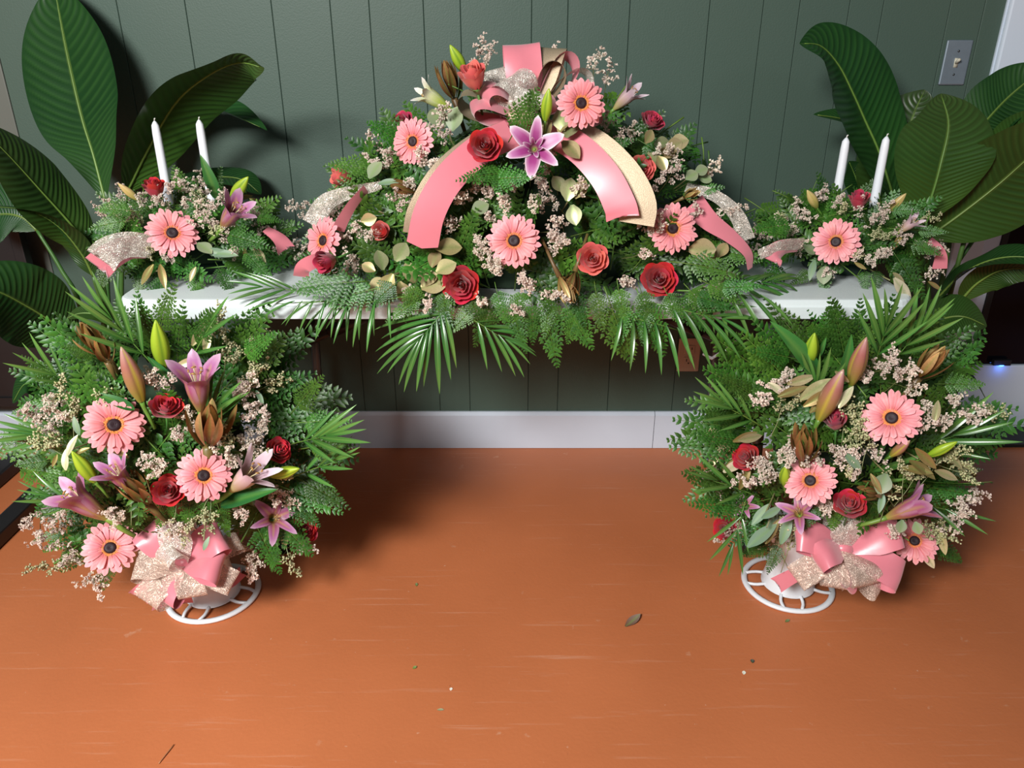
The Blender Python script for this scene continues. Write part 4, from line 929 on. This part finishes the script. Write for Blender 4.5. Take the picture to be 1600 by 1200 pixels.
A = basket('pedestal_arrangement', 'round arrangement in a white pedestal vase with an open mauve lily, by the black rack', (-.748, 1.545, 0), (-.755, 1.52, .455), (.275, .19, .275), 41)
scatter_fern(A, 56, .15, .23, zmin=-.95, ymax=.3)
rim_fern(A, list(range(-60, 240, 15)), .16, .22, kb=.72, yoff=-.02)
rim_fern(A, list(range(-50, 235, 22)), .19, .26, kb=.62, yoff=.05)
for p0, p1 in (((460, 640), (500, 590)), ((470, 660), (545, 655)), ((480, 700), (550, 690)), ((470, 750), (545, 790)), ((450, 780), (500, 820)), ((430, 850), (425, 895)), ((90, 600), (45, 560)), ((80, 720), (22, 725)), ((100, 830), (50, 845)), ((120, 850), (85, 880)), ((250, 520), (258, 455)), ((300, 540), (330, 490)), ((100, 640), (15, 640)), ((170, 880), (160, 925)), ((150, 560), (105, 540)), ((380, 560), (420, 520)), ((150, 800), (42, 798)), ((140, 820), (60, 862)), ((150, 830), (92, 895)), ((150, 780), (28, 762)), ((420, 800), (490, 868)), ((440, 760), (535, 800)), ((160, 760), (60, 730)), ((400, 820), (440, 900))):
    fern(A, p0, 1.45, p1, 1.42, A.r.uniform(-.3, .3))
for p0, p1 in (((300, 770), (290, 835)), ((270, 780), (240, 830)), ((340, 790), (360, 840)), ((220, 790), (200, 840)), ((320, 780), (330, 830))): fern(A, p0, 1.36, p1, 1.345)
for p0, p1, n, ll, sd in (((230, 560), (175, 500), 4, 95, (-1, 1)), ((300, 560), (330, 500), 3, 75, (1,)), ((470, 690), (510, 680), 4, 85, (-1, 1)), ((110, 680), (60, 678), 4, 75, (-1, 1)), ((110, 600), (70, 575), 3, 60, (-1, 1)), ((300, 700), (330, 640), 5, 95, (-1, 1)), ((140, 790), (80, 775), 3, 60, (-1, 1)), ((470, 740), (520, 720), 3, 70, (-1, 1))):
    palm(A, p0, 1.43, p1, 1.40, n, ll, droop=0, sides=sd, a0=.55, a1=.15, up=V((0, -1, .4)), w_=1.1)
for q in ((80, 632), (95, 638), (70, 660), (85, 668), (60, 650), (110, 650), (205, 580), (215, 600), (240, 600), (255, 605), (235, 585), (290, 655), (280, 675), (300, 670), (375, 615), (380, 625), (400, 640), (415, 655), (390, 600), (395, 675), (405, 690), (45, 810), (60, 830), (110, 800), (105, 820), (100, 850), (155, 900), (165, 905), (270, 815), (290, 820), (375, 690), (365, 715), (430, 770), (440, 780), (375, 850), (390, 870), (405, 860), (385, 885), (355, 705), (240, 725), (255, 735), (230, 715), (370, 800), (420, 790), (175, 800), (190, 805), (120, 870), (470, 850)):
    filler(A, q[0], q[1], A.r.uniform(52, 64), 'statice', A.r.uniform(1.0, 1.1))
for q, u in (((335, 505), (0, 1)), ((345, 520), (.2, 1)), ((400, 540), (.8, .6)), ((375, 560), (.6, .8)), ((355, 560), (.2, 1)), ((395, 580), (.7, .4)), ((420, 600), (.8, .5)), ((380, 600), (.5, .7)), ((100, 620), (-.4, .8)), ((115, 650), (0, 1)), ((75, 700), (-.6, .3)), ((55, 690), (-1, 0)), ((90, 690), (-.5, .2)), ((360, 690), (0, .8)), ((400, 720), (.5, .5)), ((330, 800), (0, -1)), ((310, 805), (-.3, -.5)), ((450, 870), (.2, -1)), ((80, 885), (-1, -.2)), ((120, 870), (-.5, -.5)), ((430, 745), (1, .2)), ((275, 820), (0, -.5)), ((205, 770), (0, 1)), ((160, 640), (-.2, 1))):
    filler(A, q[0], q[1], 62, 'seed', 1.08, u)
gerbera(A, 178, 664, 47, (.1, .15), 1.12); gerbera(A, 318, 743, 43, (.1, .1), 1.16); gerbera(A, 172, 856, 42, (-.05, .15), 1.14)
rose(A, 260, 634, 24, 'red', 'open', (.0, .9), 1.12); rose(A, 263, 766, 24, 'red', 'open', (-.15, .1), 1.1); rose(A, 436, 703, 20, 'red', 'open', (.7, .3), 1.06); rose(A, 478, 830, 19, 'red', 'open', (.6, .1), 1.06)
lily(A, (314, 645), (303, 562), 'pink', 'half', 1.10, -.02); lily(A, (170, 812), (88, 758), 'pink', 'half', 1.10, -.03); lily(A, (208, 768), (166, 722), 'pink', 'half', 1.08, -.03); lily_open(A, 428, 810, 40, 'pink', (.35, .1), 1.10); lily(A, (360, 768), (412, 722), 'pale', 'half', 1.10, -.02)
bud(A, (256, 572), (243, 500), 'green', 1.06, fat=1.05); bud(A, (221, 626), (189, 542), 'pink', 1.12, fat=.95); bud(A, (424, 743), (468, 732), 'green', 1.12, fat=1.1); bud(A, (148, 752), (112, 705), 'green', 1.12, fat=1.05)
cone(A, (168, 560), (128, 508), .6, 1.0); cone(A, (325, 705), (328, 635), .35, 1.08); cone(A, (235, 790), (195, 748), .4, 1.06, n=16); cone(A, (170, 570), (150, 530), .2, 1.02, n=8)
leaves(A, 105, 705, [(0, 8, 70, 38, 2), (-2, 30, 95, 34, 2), (-16, 5, 250, 22, 1)], GOLDLONG, GL, 1.12); leaves(A, 130, 670, [(-6, 10, 110, 32, 0)], EUC, GE, 1.08); leaves(A, 300, 540, [(0, 0, 60, 44, 0), (20, 12, 80, 40, 0), (10, 20, 200, 40, 0)], GOLDLONG, GL, 1.02)
leaves(A, 400, 610, [(0, 0, 300, 26, 0)], EUC, GE, 1.06); leaves(A, 440, 850, [(-10, 0, 110, 26, 1), (4, 6, 85, 36, 0)], GOLDLONG, GL, 1.10); leaves(A, 420, 745, [(0, 5, 160, 34, 0)], EUC, GE, 1.06); leaves(A, 160, 690, [(0, 0, 330, 50, 1), (-20, 10, 200, 26, 1)], GOLDLONG, GL, 1.0); leaves(A, 318, 850, [(0, 10, 70, 24, 0)], EUC, GE, 1.32)
for p0, p1 in (((210, 640), (150, 612)), ((395, 790), (385, 755)), ((270, 600), (235, 560)), ((345, 790), (420, 762))):
    P, Q = along(A, p0, p1, 1.04, -.01); A.part('lily_leaf', LILYLEAF, frame(P, Q-P, cdir(.1, .6, 1), (Q-P).length*1.1))
K = at(287, 880, 1.375); bow = knot(A, K, 'bow of pink satin and champagne lace')
loops(bow, K, [(-.80, .85, .15, .2, .1, 1, .112, .045, .072, M_satin), (-.05, 1, .30, 0, -.1, 1, .098, .05, .070, M_silver), (-.28, .55, .85, .2, .9, .4, .060, .055, .068, M_silver), (1, .75, .15, -.3, .2, 1, .112, .05, .078, M_satin), (1, -.02, .45, .1, .55, .8, .105, .055, .068, M_satin),
               (-.28, -1, .35, -.35, .1, 1, .090, .045, .052, M_satin), (-1, .05, .15, 0, .5, .9, .100, .06, .085, M_lace), (-.72, -.85, .2, -.2, .3, 1, .110, .055, .070, M_lace), (.40, -.9, .3, .35, .2, 1, .078, .05, .058, M_lace), (1, -.38, .05, 0, .5, .9, .120, .035, .055, M_lace), (.95, .35, -.3, 0, .4, 1, .125, .045, .045, M_lace)])
ribbon(A, [(300, 890, 1.40), (330, 905, 1.41), (355, 912, 1.42), (380, 892, 1.44)], (22, 18), M_satin, 'ribbon_tail', None, (.8, .3), .5, parent=bow)
ribbon(A, [(275, 895, 1.385), (268, 925, 1.40), (270, 948, 1.41)], (40, 60), M_satin, 'ribbon_tail', None, (0, 0), .3, parent=bow)
ribbon(A, [(265, 890, 1.39), (235, 915, 1.41), (215, 935, 1.42)], (26, 34), M_satin, 'ribbon_tail', None, (.4, .2), .6, parent=bow)

A = basket('pedestal_arrangement', 'round arrangement in a white pedestal vase with long gold leaves, near the dark glass door', (.703, 1.582, 0), (.745, 1.55, .450), (.270, .19, .275), 57)
scatter_fern(A, 56, .15, .23, zmin=-.95, ymax=.3)
rim_fern(A, list(range(-60, 240, 15)), .15, .21, kb=.72, yoff=-.02)
rim_fern(A, list(range(-50, 235, 22)), .18, .24, kb=.62, yoff=.05)
for p0, p1 in (((1180, 620), (1130, 585)), ((1160, 660), (1100, 640)), ((1160, 690), (1095, 675)), ((1150, 760), (1068, 738)), ((1160, 790), (1085, 785)), ((1200, 850), (1160, 868)), ((1240, 560), (1175, 545)), ((1320, 560), (1308, 480)), ((1330, 570), (1370, 510)), ((1420, 560), (1460, 510)), ((1470, 600), (1540, 600)), ((1480, 650), (1530, 640)), ((1480, 740), (1530, 730)), ((1460, 850), (1510, 880)), ((1240, 610), (1150, 620)), ((1220, 850), (1195, 895)), ((1290, 540), (1262, 505)), ((1440, 760), (1525, 772)), ((1450, 800), (1522, 832)), ((1430, 820), (1495, 872)), ((1200, 780), (1110, 800)), ((1210, 810), (1140, 850))):
    fern(A, p0, 1.47, p1, 1.44, A.r.uniform(-.3, .3))
for p0, p1 in (((1310, 770), (1300, 830)), ((1280, 780), (1250, 830)), ((1350, 780), (1375, 830)), ((1330, 775), (1340, 825))): fern(A, p0, 1.39, p1, 1.375)
for p0, p1, n, ll, sd in (((1370, 560), (1385, 510), 4, 90, (-1, 1)), ((1400, 560), (1440, 510), 4, 75, (-1, 1)), ((1180, 660), (1130, 630), 4, 70, (-1, 1)), ((1170, 770), (1120, 750), 3, 70, (-1, 1)), ((1430, 700), (1490, 680), 3, 90, (-1, 1)), ((1270, 660), (1275, 600), 4, 75, (-1, 1)), ((1160, 800), (1145, 850), 3, 65, (-1, 1)), ((1330, 760), (1380, 720), 3, 80, (-1, 1)), ((1450, 790), (1500, 800), 3, 60, (1,))):
    palm(A, p0, 1.45, p1, 1.42, n, ll, droop=0, sides=sd, a0=.55, a1=.15, up=V((0, -1, .4)), w_=1.1)
for q in ((1220, 600), (1230, 605), (1195, 630), (1185, 625), (1240, 590), (1365, 575), (1380, 580), (1395, 570), (1410, 580), (1405, 595), (1420, 605), (1480, 620), (1490, 630), (1500, 645), (1510, 650), (1440, 640), (1450, 650), (1465, 660), (1300, 705), (1310, 712), (1320, 725), (1325, 735), (1185, 725), (1195, 720), (1205, 735), (1210, 745), (1180, 750), (1165, 745), (1235, 700), (1230, 710), (1480, 770), (1490, 785), (1510, 780), (1500, 800), (1485, 810), (1470, 815), (1400, 825), (1390, 820), (1155, 820), (1150, 832), (1180, 860), (1170, 855), (1425, 875), (1440, 880), (1280, 790), (1295, 795), (1120, 735), (1130, 745), (1430, 665), (1360, 700), (1275, 715), (1250, 705), (1345, 590)):
    filler(A, q[0], q[1], A.r.uniform(50, 60), 'statice', A.r.uniform(1.0, 1.1))
for q, u in (((1345, 660), (0, 1)), ((1340, 680), (.1, 1)), ((1335, 700), (-.1, 1)), ((1355, 690), (.2, 1)), ((1330, 720), (0, -.4)), ((1480, 705), (.8, .3)), ((1490, 720), (1, -.2)), ((1470, 720), (.5, .6)), ((1500, 740), (1, -.4)), ((1225, 835), (0, .6)), ((1235, 850), (.2, .6)), ((1215, 855), (-.2, .4)), ((1240, 830), (.3, 1)), ((1540, 645), (1, .1)), ((1130, 690), (-.7, .5)), ((1410, 740), (0, .7)), ((1430, 750), (.4, .5)), ((1390, 770), (.2, .6)), ((1225, 640), (.3, .6)), ((1135, 700), (-.5, .5)), ((1445, 825), (.6, .2)), ((1320, 645), (.1, 1)), ((1200, 850), (-.5, -.5)), ((1460, 840), (.5, 0))):
    filler(A, q[0], q[1], 60, 'seed', 1.08, u)
gerbera(A, 1393, 653, 45, (.05, .2), 1.12); gerbera(A, 1266, 751, 41, (-.1, .3), 1.14); gerbera(A, 1429, 845, 36, (.25, .1), 1.12)
rose(A, 1305, 659, 20, 'crimson', 'bud', (-.05, .9), 1.12); rose(A, 1165, 714, 21, 'red', 'open', (-.5, .4), 1.06); rose(A, 1328, 787, 24, 'red', 'open', (.1, .6), 1.12); rose(A, 1132, 826, 18, 'red', 'open', (-.4, .1), 1.06)
lily(A, (1382, 810), (1462, 778), 'pink', 'half', 1.12, -.02); lily_open(A, 1248, 802, 34, 'pink', (-.15, .4), 1.10); lily_open(A, 1164, 791, 22, 'pink', (-.2, .4), 1.06)
bud(A, (1264, 570), (1273, 520), 'green', 1.04, fat=1.2); bud(A, (1330, 600), (1354, 527), 'pink', 1.12, fat=1.0); bud(A, (1280, 655), (1318, 577), 'pink', 1.15, fat=1.05); bud(A, (1450, 712), (1496, 690), 'green', 1.12, fat=1.1); bud(A, (1392, 712), (1422, 688), 'pink', 1.10, fat=1.2); bud(A, (1226, 758), (1228, 728), 'green', 1.06, fat=1.3)
cone(A, (1432, 595), (1474, 545), .35, 1.0); cone(A, (1255, 725), (1255, 672), .05, 1.06); cone(A, (1380, 770), (1350, 765), .2, 1.06, n=9)
leaves(A, 1255, 600, [(-55, -2, 325, 36, 2), (-25, 0, 15, 48, 0), (-15, 18, 10, 44, 0), (-5, 25, 35, 62, 0), (0, 35, 30, 56, 1), (10, 45, 40, 48, 1), (-40, 20, 20, 50, 1), (30, 25, 10, 44, 0)], GOLDLONG, GL, 1.12)
leaves(A, 1325, 620, [(-14, 18, 60, 44, 2), (-20, -40, 320, 30, 0)], GOLDLONG, GL, 1.17); leaves(A, 1135, 720, [(-30, 12, 55, 44, 0), (-5, 18, 30, 44, 2), (-15, 35, 50, 56, 1), (20, 45, 65, 48, 1), (10, -30, 20, 46, 1), (18, -32, 10, 44, 0)], GOLDLONG, GL, 1.08)
leaves(A, 1190, 815, [(-22, 40, 40, 62, 0), (-15, 5, 50, 46, 0), (0, -5, 30, 40, 0), (5, 30, 65, 52, 0), (30, 35, 70, 52, 0)], EUC, GE, 1.12); leaves(A, 1196, 830, [(0, 20, 62, 48, 1)], GOLDLONG, GL, 1.15); leaves(A, 1330, 720, [(-12, -14, 315, 46, 0)], EUC, GE, 1.12)
leaves(A, 1440, 720, [(-10, -20, 315, 52, 1), (-20, 0, 330, 60, 1), (-30, 10, 350, 48, 1), (40, -10, 320, 40, 0), (20, 15, 340, 44, 0), (60, 5, 340, 30, 0), (-80, 20, 300, 36, 1), (-70, 30, 340, 34, 0)], GOLDLONG, GL, 1.06); leaves(A, 1385, 740, [(0, 0, 250, 36, 1), (-5, 30, 260, 34, 0)], EUC, GE, 1.08)
leaves(A, 1450, 870, [(-10, -15, 300, 42, 2), (20, -40, 280, 40, 0), (-5, -8, 60, 22, 1)], GOLDLONG, GL, 1.10); leaves(A, 1460, 640, [(0, 20, 80, 38, 0)], GOLDLONG, GL, 1.10); leaves(A, 1420, 820, [(-10, -8, 260, 22, 1), (10, -5, 290, 22, 1)], EUC, GE, 1.12)
for p0, p1 in (((1280, 590), (1220, 502)), ((1315, 590), (1335, 528)), ((1275, 560), (1292, 530))):
    P, Q = along(A, p0, p1, 1.02, -.01); A.part('lily_leaf', LILYLEAF, frame(P, Q-P, cdir(.1, .4, 1), (Q-P).length*1.05))
K = at(1318, 858, 1.395); bow = knot(A, K, 'bow of pink satin and champagne lace')
loops(bow, K, [(-.10, 1, .3, 0, -.1, 1, .085, .05, .076, M_silver), (.65, 1, .1, 0, .1, 1, .105, .04, .050, M_satin), (1, .38, .15, -.1, .3, 1, .125, .05, .072, M_satin), (1, -.50, .25, .2, .3, 1, .128, .05, .075, M_satin), (-1, .32, .15, .1, .35, 1, .118, .05, .070, M_satin), (-1, -.15, .6, .1, .6, .8, .088, .055, .060, M_satin),
               (.35, -.8, .65, .35, .5, .8, .088, .05, .078, M_lace), (-.35, -1, .35, -.1, .2, 1, .088, .05, .065, M_lace), (-.05, -1, .5, .6, 0, .7, .092, .03, .034, M_satin), (-1, -.62, .0, 0, .5, .8, .125, .05, .060, M_lace), (.8, -.95, .0, .3, .4, .9, .120, .045, .055, M_lace), (.8, .75, -.2, 0, .4, 1, .120, .045, .050, M_silver)])
ribbon(A, [(1300, 875, 1.41), (1265, 888, 1.42), (1235, 902, 1.44), (1212, 915, 1.45)], (18, 26), M_satin, 'ribbon_tail', None, (.5, .2), .5, parent=bow)
ribbon(A, [(1320, 880, 1.41), (1322, 900, 1.42), (1330, 918, 1.43)], (20, 30), M_lace, 'ribbon_tail', None, (.3, .1), .5, parent=bow)

# ================================================================== BROAD LEAFED PLANTS
GT = [(0, (0.022, .070, .014)), (.5, (0.008, .042, .009)), (1, (0.012, .052, .010))]
GU = [(0, (0.046, .100, .014)), (.5, (0.022, .060, .010)), (1, (0.030, .055, .012))]
def bigleaf(root, pts, wpx, nrm, under=False, fold=.18, peak=.45, curl=0.0, wave=.02, veins=26, stem=None, tip=1.0):
    """broad ribbed blade along a midrib of (px, py, Y); nrm = face normal hint in camera frame"""
    W_ = [at(*p) for p in pts]; n = veins*6; c = spl(W_, n); b = MB(); rows = []; cs = []; h = cdir(*nrm); m_ = 20
    tot = sum((c[i+1]-c[i]).length for i in range(n)); s0 = None
    for i, p in enumerate(c):
        t = i/n; d = (c[min(i+1, n)]-c[max(i-1, 0)]).normalized(); sd = d.cross(h).normalized(); nr = sd.cross(d).normalized()
        if s0 is not None and sd.dot(s0) < 0: sd = -sd; nr = -nr
        s0 = sd; wd = wpx*.5*mpp(p)*(math.sin(math.pi*t**(math.log(.5)/math.log(peak)))**.72 if 0 < t < 1 else 0)
        row = []; cr = []
        for j in range(-m_, m_+1):
            k = j/m_; a = abs(k); rib = math.sin((t*veins-a**1.3*3.0)*2*math.pi)*.0011*(1-(2*a-1)**4)*min(1, wd*25)
            lift = wd*(fold*a-curl*a*a)+wave*wd*math.sin(t*11+k*2)*a*a
            row.append(p+sd*(wd*k*(1-.10*fold))+nr*(lift+rib)+d*(a*wd*.25*(1-t)))
            q = ramp(GU if under else GT, t); q = lerp(q, (0.15, .24, .045), .75) if j == 0 else q
            q = lerp(q, (0.05, .15, .03), .30*max(0, rib/.0011)); cr.append(q)
        rows.append(row); cs.append(cr)
    b.grid(rows, cs); o = wobj('leaf', b.mesh('leaf', M_big), root)
    b = MB(); b.tube([c[i]-(-s_n(c, i, h)*.001) for i in range(0, n, 6)], [max(.0010, .0042*(1-i/n)) for i in range(0, n, 6)], 6, (0.13, .22, .04)); wobj('midrib', b.mesh('midrib', M_stem), o)
    if stem:
        b = MB(); q = spl([at(*pp) if len(pp) == 3 and pp[0] > 3 else V(pp) for pp in stem]+[c[0]], 14); b.tube(q, [.0085-.004*i/14 for i in range(15)], 8, (0.05, .13, .025)); wobj('petiole', b.mesh('petiole', M_stem), root)
    return o
def s_n(c, i, h):
    d = (c[min(i+1, len(c)-1)]-c[max(i-1, 0)]).normalized(); sd = d.cross(h).normalized(); return sd.cross(d).normalized()
def pot(root, O):
    O = V(O); b = MB(); b.lathe([(.105, .001), (.112, .01), (.135, .22), (.142, .225), (.142, .25), (.130, .25), (.125, .20)], 32, O=O, cap=False); wobj('pot', b.mesh('pot', M_black), root)
    b = MB(); b.lathe([(.001, .205), (.126, .205)], 24, O=O, cap=False); wobj('soil', b.mesh('soil', plain('potting_soil', (0.03, .02, .013), .95, bump=.8, bscale=120)), root)
PL = thing('broad_leafed_plant', 'tall potted plant with one broad upright ribbed leaf beside the black rack', 'potted plant', (-1.19, 2.02, 0)); pot(PL, (-1.19, 2.02, 0))
SB = lambda dx, dy: (-1.19+dx, 2.02+dy, .20)
bigleaf(PL, [(166, 318, 2.10), (147, 245, 2.13), (127, 180, 2.16), (103, 75, 2.20), (84, -28, 2.24)], 172, (-.22, -.42, 1), fold=.10, peak=.60, stem=[SB(0, .03), (168, 450, 2.06)])
bigleaf(PL, [(198, 300, 2.06), (232, 232, 2.03), (275, 160, 1.98), (325, 118, 1.93), (372, 98, 1.88), (413, 106, 1.85)], 128, (.75, -.62, .42), True, fold=.30, peak=.45, stem=[SB(.03, .0), (190, 430, 2.04)])
bigleaf(PL, [(225, 300, 2.14), (250, 232, 2.15), (290, 185, 2.15), (345, 175, 2.13), (417, 204, 2.10)], 92, (.2, .8, .5), fold=.45, wave=.12, stem=[SB(.05, .03), (215, 430, 2.10)])
bigleaf(PL, [(208, 312, 2.19), (265, 290, 2.20), (325, 278, 2.20), (375, 280, 2.19), (408, 304, 2.18)], 74, (.05, .8, .6), fold=.08, peak=.55, stem=[SB(.05, -.02), (185, 440, 2.04)])
bigleaf(PL, [(150, 400, 2.00), (110, 350, 1.97), (65, 300, 1.92), (15, 245, 1.86), (-40, 190, 1.80)], 112, (.35, .45, .8), True, fold=.22, curl=.25, peak=.5, stem=[SB(-.02, -.02), (166, 490, 2.02)])
bigleaf(PL, [(146, 432, 1.98), (128, 398, 1.96), (92, 355, 1.92), (45, 330, 1.87), (-30, 322, 1.80)], 62, (-.1, .85, .5), fold=.1, peak=.5, stem=[SB(-.03, -.04), (162, 510, 2.0)])
bigleaf(PL, [(122, 530, 1.95), (85, 505, 1.90), (45, 480, 1.84), (-5, 455, 1.77), (-70, 440, 1.70)], 128, (.15, .25, 1), fold=.10, peak=.5, stem=[SB(-.03, -.06), (140, 580, 1.98)])
bigleaf(PL, [(58, 360, 2.08), (35, 340, 2.08), (0, 335, 2.08), (-50, 350, 2.06)], 100, (0, .1, 1), fold=.1, peak=.5, stem=[SB(-.05, .02), (128, 490, 2.06), (95, 420, 2.07)])
bigleaf(PL, [(170, 505, 1.94), (150, 492, 1.93), (125, 490, 1.92), (104, 498, 1.91)], 30, (0, .6, .8), True, peak=.5, stem=[SB(0, -.05)])
bigleaf(PL, [(90, 640, 1.80), (65, 610, 1.77), (40, 600, 1.75), (20, 630, 1.74)], 50, (0, .6, .8), peak=.5, stem=[SB(-.03, -.06)])
PR = thing('broad_leafed_plant', 'tall potted plant with overlapping broad ribbed leaves below the light switch', 'potted plant', (1.17, 2.02, 0)); pot(PR, (1.17, 2.02, 0))
SB = lambda dx, dy: (1.17+dx, 2.02+dy, .20)
bigleaf(PR, [(1396, 310, 2.10), (1374, 240, 2.10), (1352, 190, 2.09), (1332, 145, 2.07), (1310, 102, 2.05), (1282, 72, 2.02), (1249, 68, 1.98)], 138, (.25, .05, 1), fold=.30, peak=.40, stem=[SB(-.04, .02), (1420, 450, 2.06)])
bigleaf(PR, [(1385, 270, 2.13), (1360, 225, 2.12), (1325, 190, 2.10), (1271, 179, 2.08)], 52, (-.3, .5, .8), fold=.3, stem=[SB(-.05, .03), (1415, 450, 2.08)])
bigleaf(PR, [(1404, 372, 2.14), (1412, 310, 2.14), (1417, 250, 2.14), (1424, 190, 2.15), (1445, 140, 2.17)], 150, (-.25, .1, 1), True, fold=.06, peak=.45, stem=[SB(-.03, 0), (1420, 480, 2.0)])
bigleaf(PR, [(1438, 352, 1.95), (1456, 305, 1.94), (1470, 255, 1.94), (1482, 195, 1.96), (1470, 146, 2.0)], 166, (.12, .1, 1), True, fold=.06, peak=.52, stem=[SB(-.02, -.03), (1440, 500, 1.97)])
bigleaf(PR, [(1505, 230, 2.10), (1540, 190, 2.08), (1580, 148, 2.04), (1640, 100, 2.0)], 122, (-.35, .5, .8), fold=.12, peak=.5, wave=.06, stem=[SB(.02, .02), (1480, 400, 2.08)])
bigleaf(PR, [(1545, 268, 2.02), (1580, 230, 1.99), (1620, 200, 1.95), (1680, 160, 1.9)], 84, (-.3, -.2, .9), True, fold=.2, stem=[SB(.03, 0), (1500, 400, 2.02)])
bigleaf(PR, [(1448, 372, 2.00), (1500, 335, 1.99), (1560, 288, 1.97), (1620, 235, 1.94), (1690, 180, 1.9)], 168, (.25, -.1, 1), True, fold=.05, peak=.5, stem=[SB(.02, -.02), (1450, 480, 2.0)])
bigleaf(PR, [(1362, 330, 2.16), (1346, 300, 2.16), (1334, 270, 2.16), (1326, 252, 2.15)], 40, (-.3, .2, 1), fold=.1, stem=[SB(-.06, .04), (1400, 450, 2.12)])
bigleaf(PR, [(1462, 470, 1.98), (1500, 432, 1.94), (1545, 408, 1.89), (1600, 402, 1.84), (1660, 420, 1.8)], 92, (.1, .7, .7), fold=.15, stem=[SB(.03, -.04)])
bigleaf(PR, [(1500, 470, 1.96), (1530, 440, 1.93), (1575, 420, 1.89), (1650, 425, 1.85)], 62, (0, -.4, .9), True, fold=.2, stem=[SB(.05, -.03)])
bigleaf(PR, [(1440, 520, 1.93), (1470, 500, 1.90), (1505, 495, 1.87), (1542, 510, 1.85)], 90, (.1, .5, .8), True, fold=.12, stem=[SB(.02, -.06)])
bigleaf(PR, [(1440, 622, 1.80), (1475, 590, 1.77), (1515, 588, 1.75), (1544, 630, 1.74)], 40, (.1, .8, .5), fold=.12, stem=[SB(.04, -.08)])
b = MB(); b.tube([V(SB(.05, .02)), at(1478, 440, 2.05), at(1524, 370, 2.06), at(1560, 320, 2.05)], .006, 8, (0.05, .13, .025)); wobj('petiole', b.mesh('petiole', M_stem), PR)

# ================================================================== LITTER ON THE FLOOR
M_lit = vcol('floor_litter', .6, 0, .1)
def litter(px, py, ang, lpx, wd, c, name, label, curl=.3):
    P = onz(px, py, .0012); s = lpx*mpp(P); b = MB(); blade(b, 1, wd, -curl, 6, c, lerp(c, (1, 1, 1), .1), .25, .5); a = math.radians(ang)
    tag(obj(name, b.mesh(name, M_lit), None, frame(P, V((math.cos(a), math.sin(a), 0)), V((0, 0, 1)), s)), label, 'plant debris', 'scraps on the floor')
litter(977, 979, 40, 34, .22, (0.14, .055, .03), 'dry_leaf', 'crumpled brown dry leaf lying alone on the orange floor')
litter(1227, 972, 30, 9, .3, (0.10, .14, .02), 'leaf_scrap', 'small olive leaf scrap just in front of the ring base near the glass door')
litter(651, 916, 100, 7, .3, (0.10, .14, .02), 'leaf_scrap', 'tiny green leaf scrap on the floor in the table shadow edge')
litter(645, 1045, 40, 7, .4, (0.12, .22, .02), 'leaf_scrap', 'tiny bright green leaf scrap on the open orange floor')
litter(1162, 1054, 70, 8, .35, (0.80, .76, .66), 'petal_scrap', 'small white petal scrap beside a black crumb on the floor', .1)
litter(704, 1079, 80, 6, .4, (0.80, .74, .64), 'petal_scrap', 'small white petal scrap on the open orange floor', .1)
litter(1176, 1036, 80, 8, .4, (0.02, .015, .012), 'crumb', 'black crumb beside a small white petal scrap', .1)
litter(683, 1109, 0, 11, .22, (0.30, .26, .14), 'stem_scrap', 'short tan cut stem end on the floor', .0)
b = MB(); q = [onz(248, 1193, .002), onz(258, 1180, .003), onz(272, 1163, .0025)]; b.tube(spl(q, 6), [.0012]*6+[.0006], 5, (0.45, .20, .08)); tag(wobj('twig', b.mesh('twig', M_lit), None), 'thin dry tan twig lying on the orange floor', 'plant debris', 'scraps on the floor')
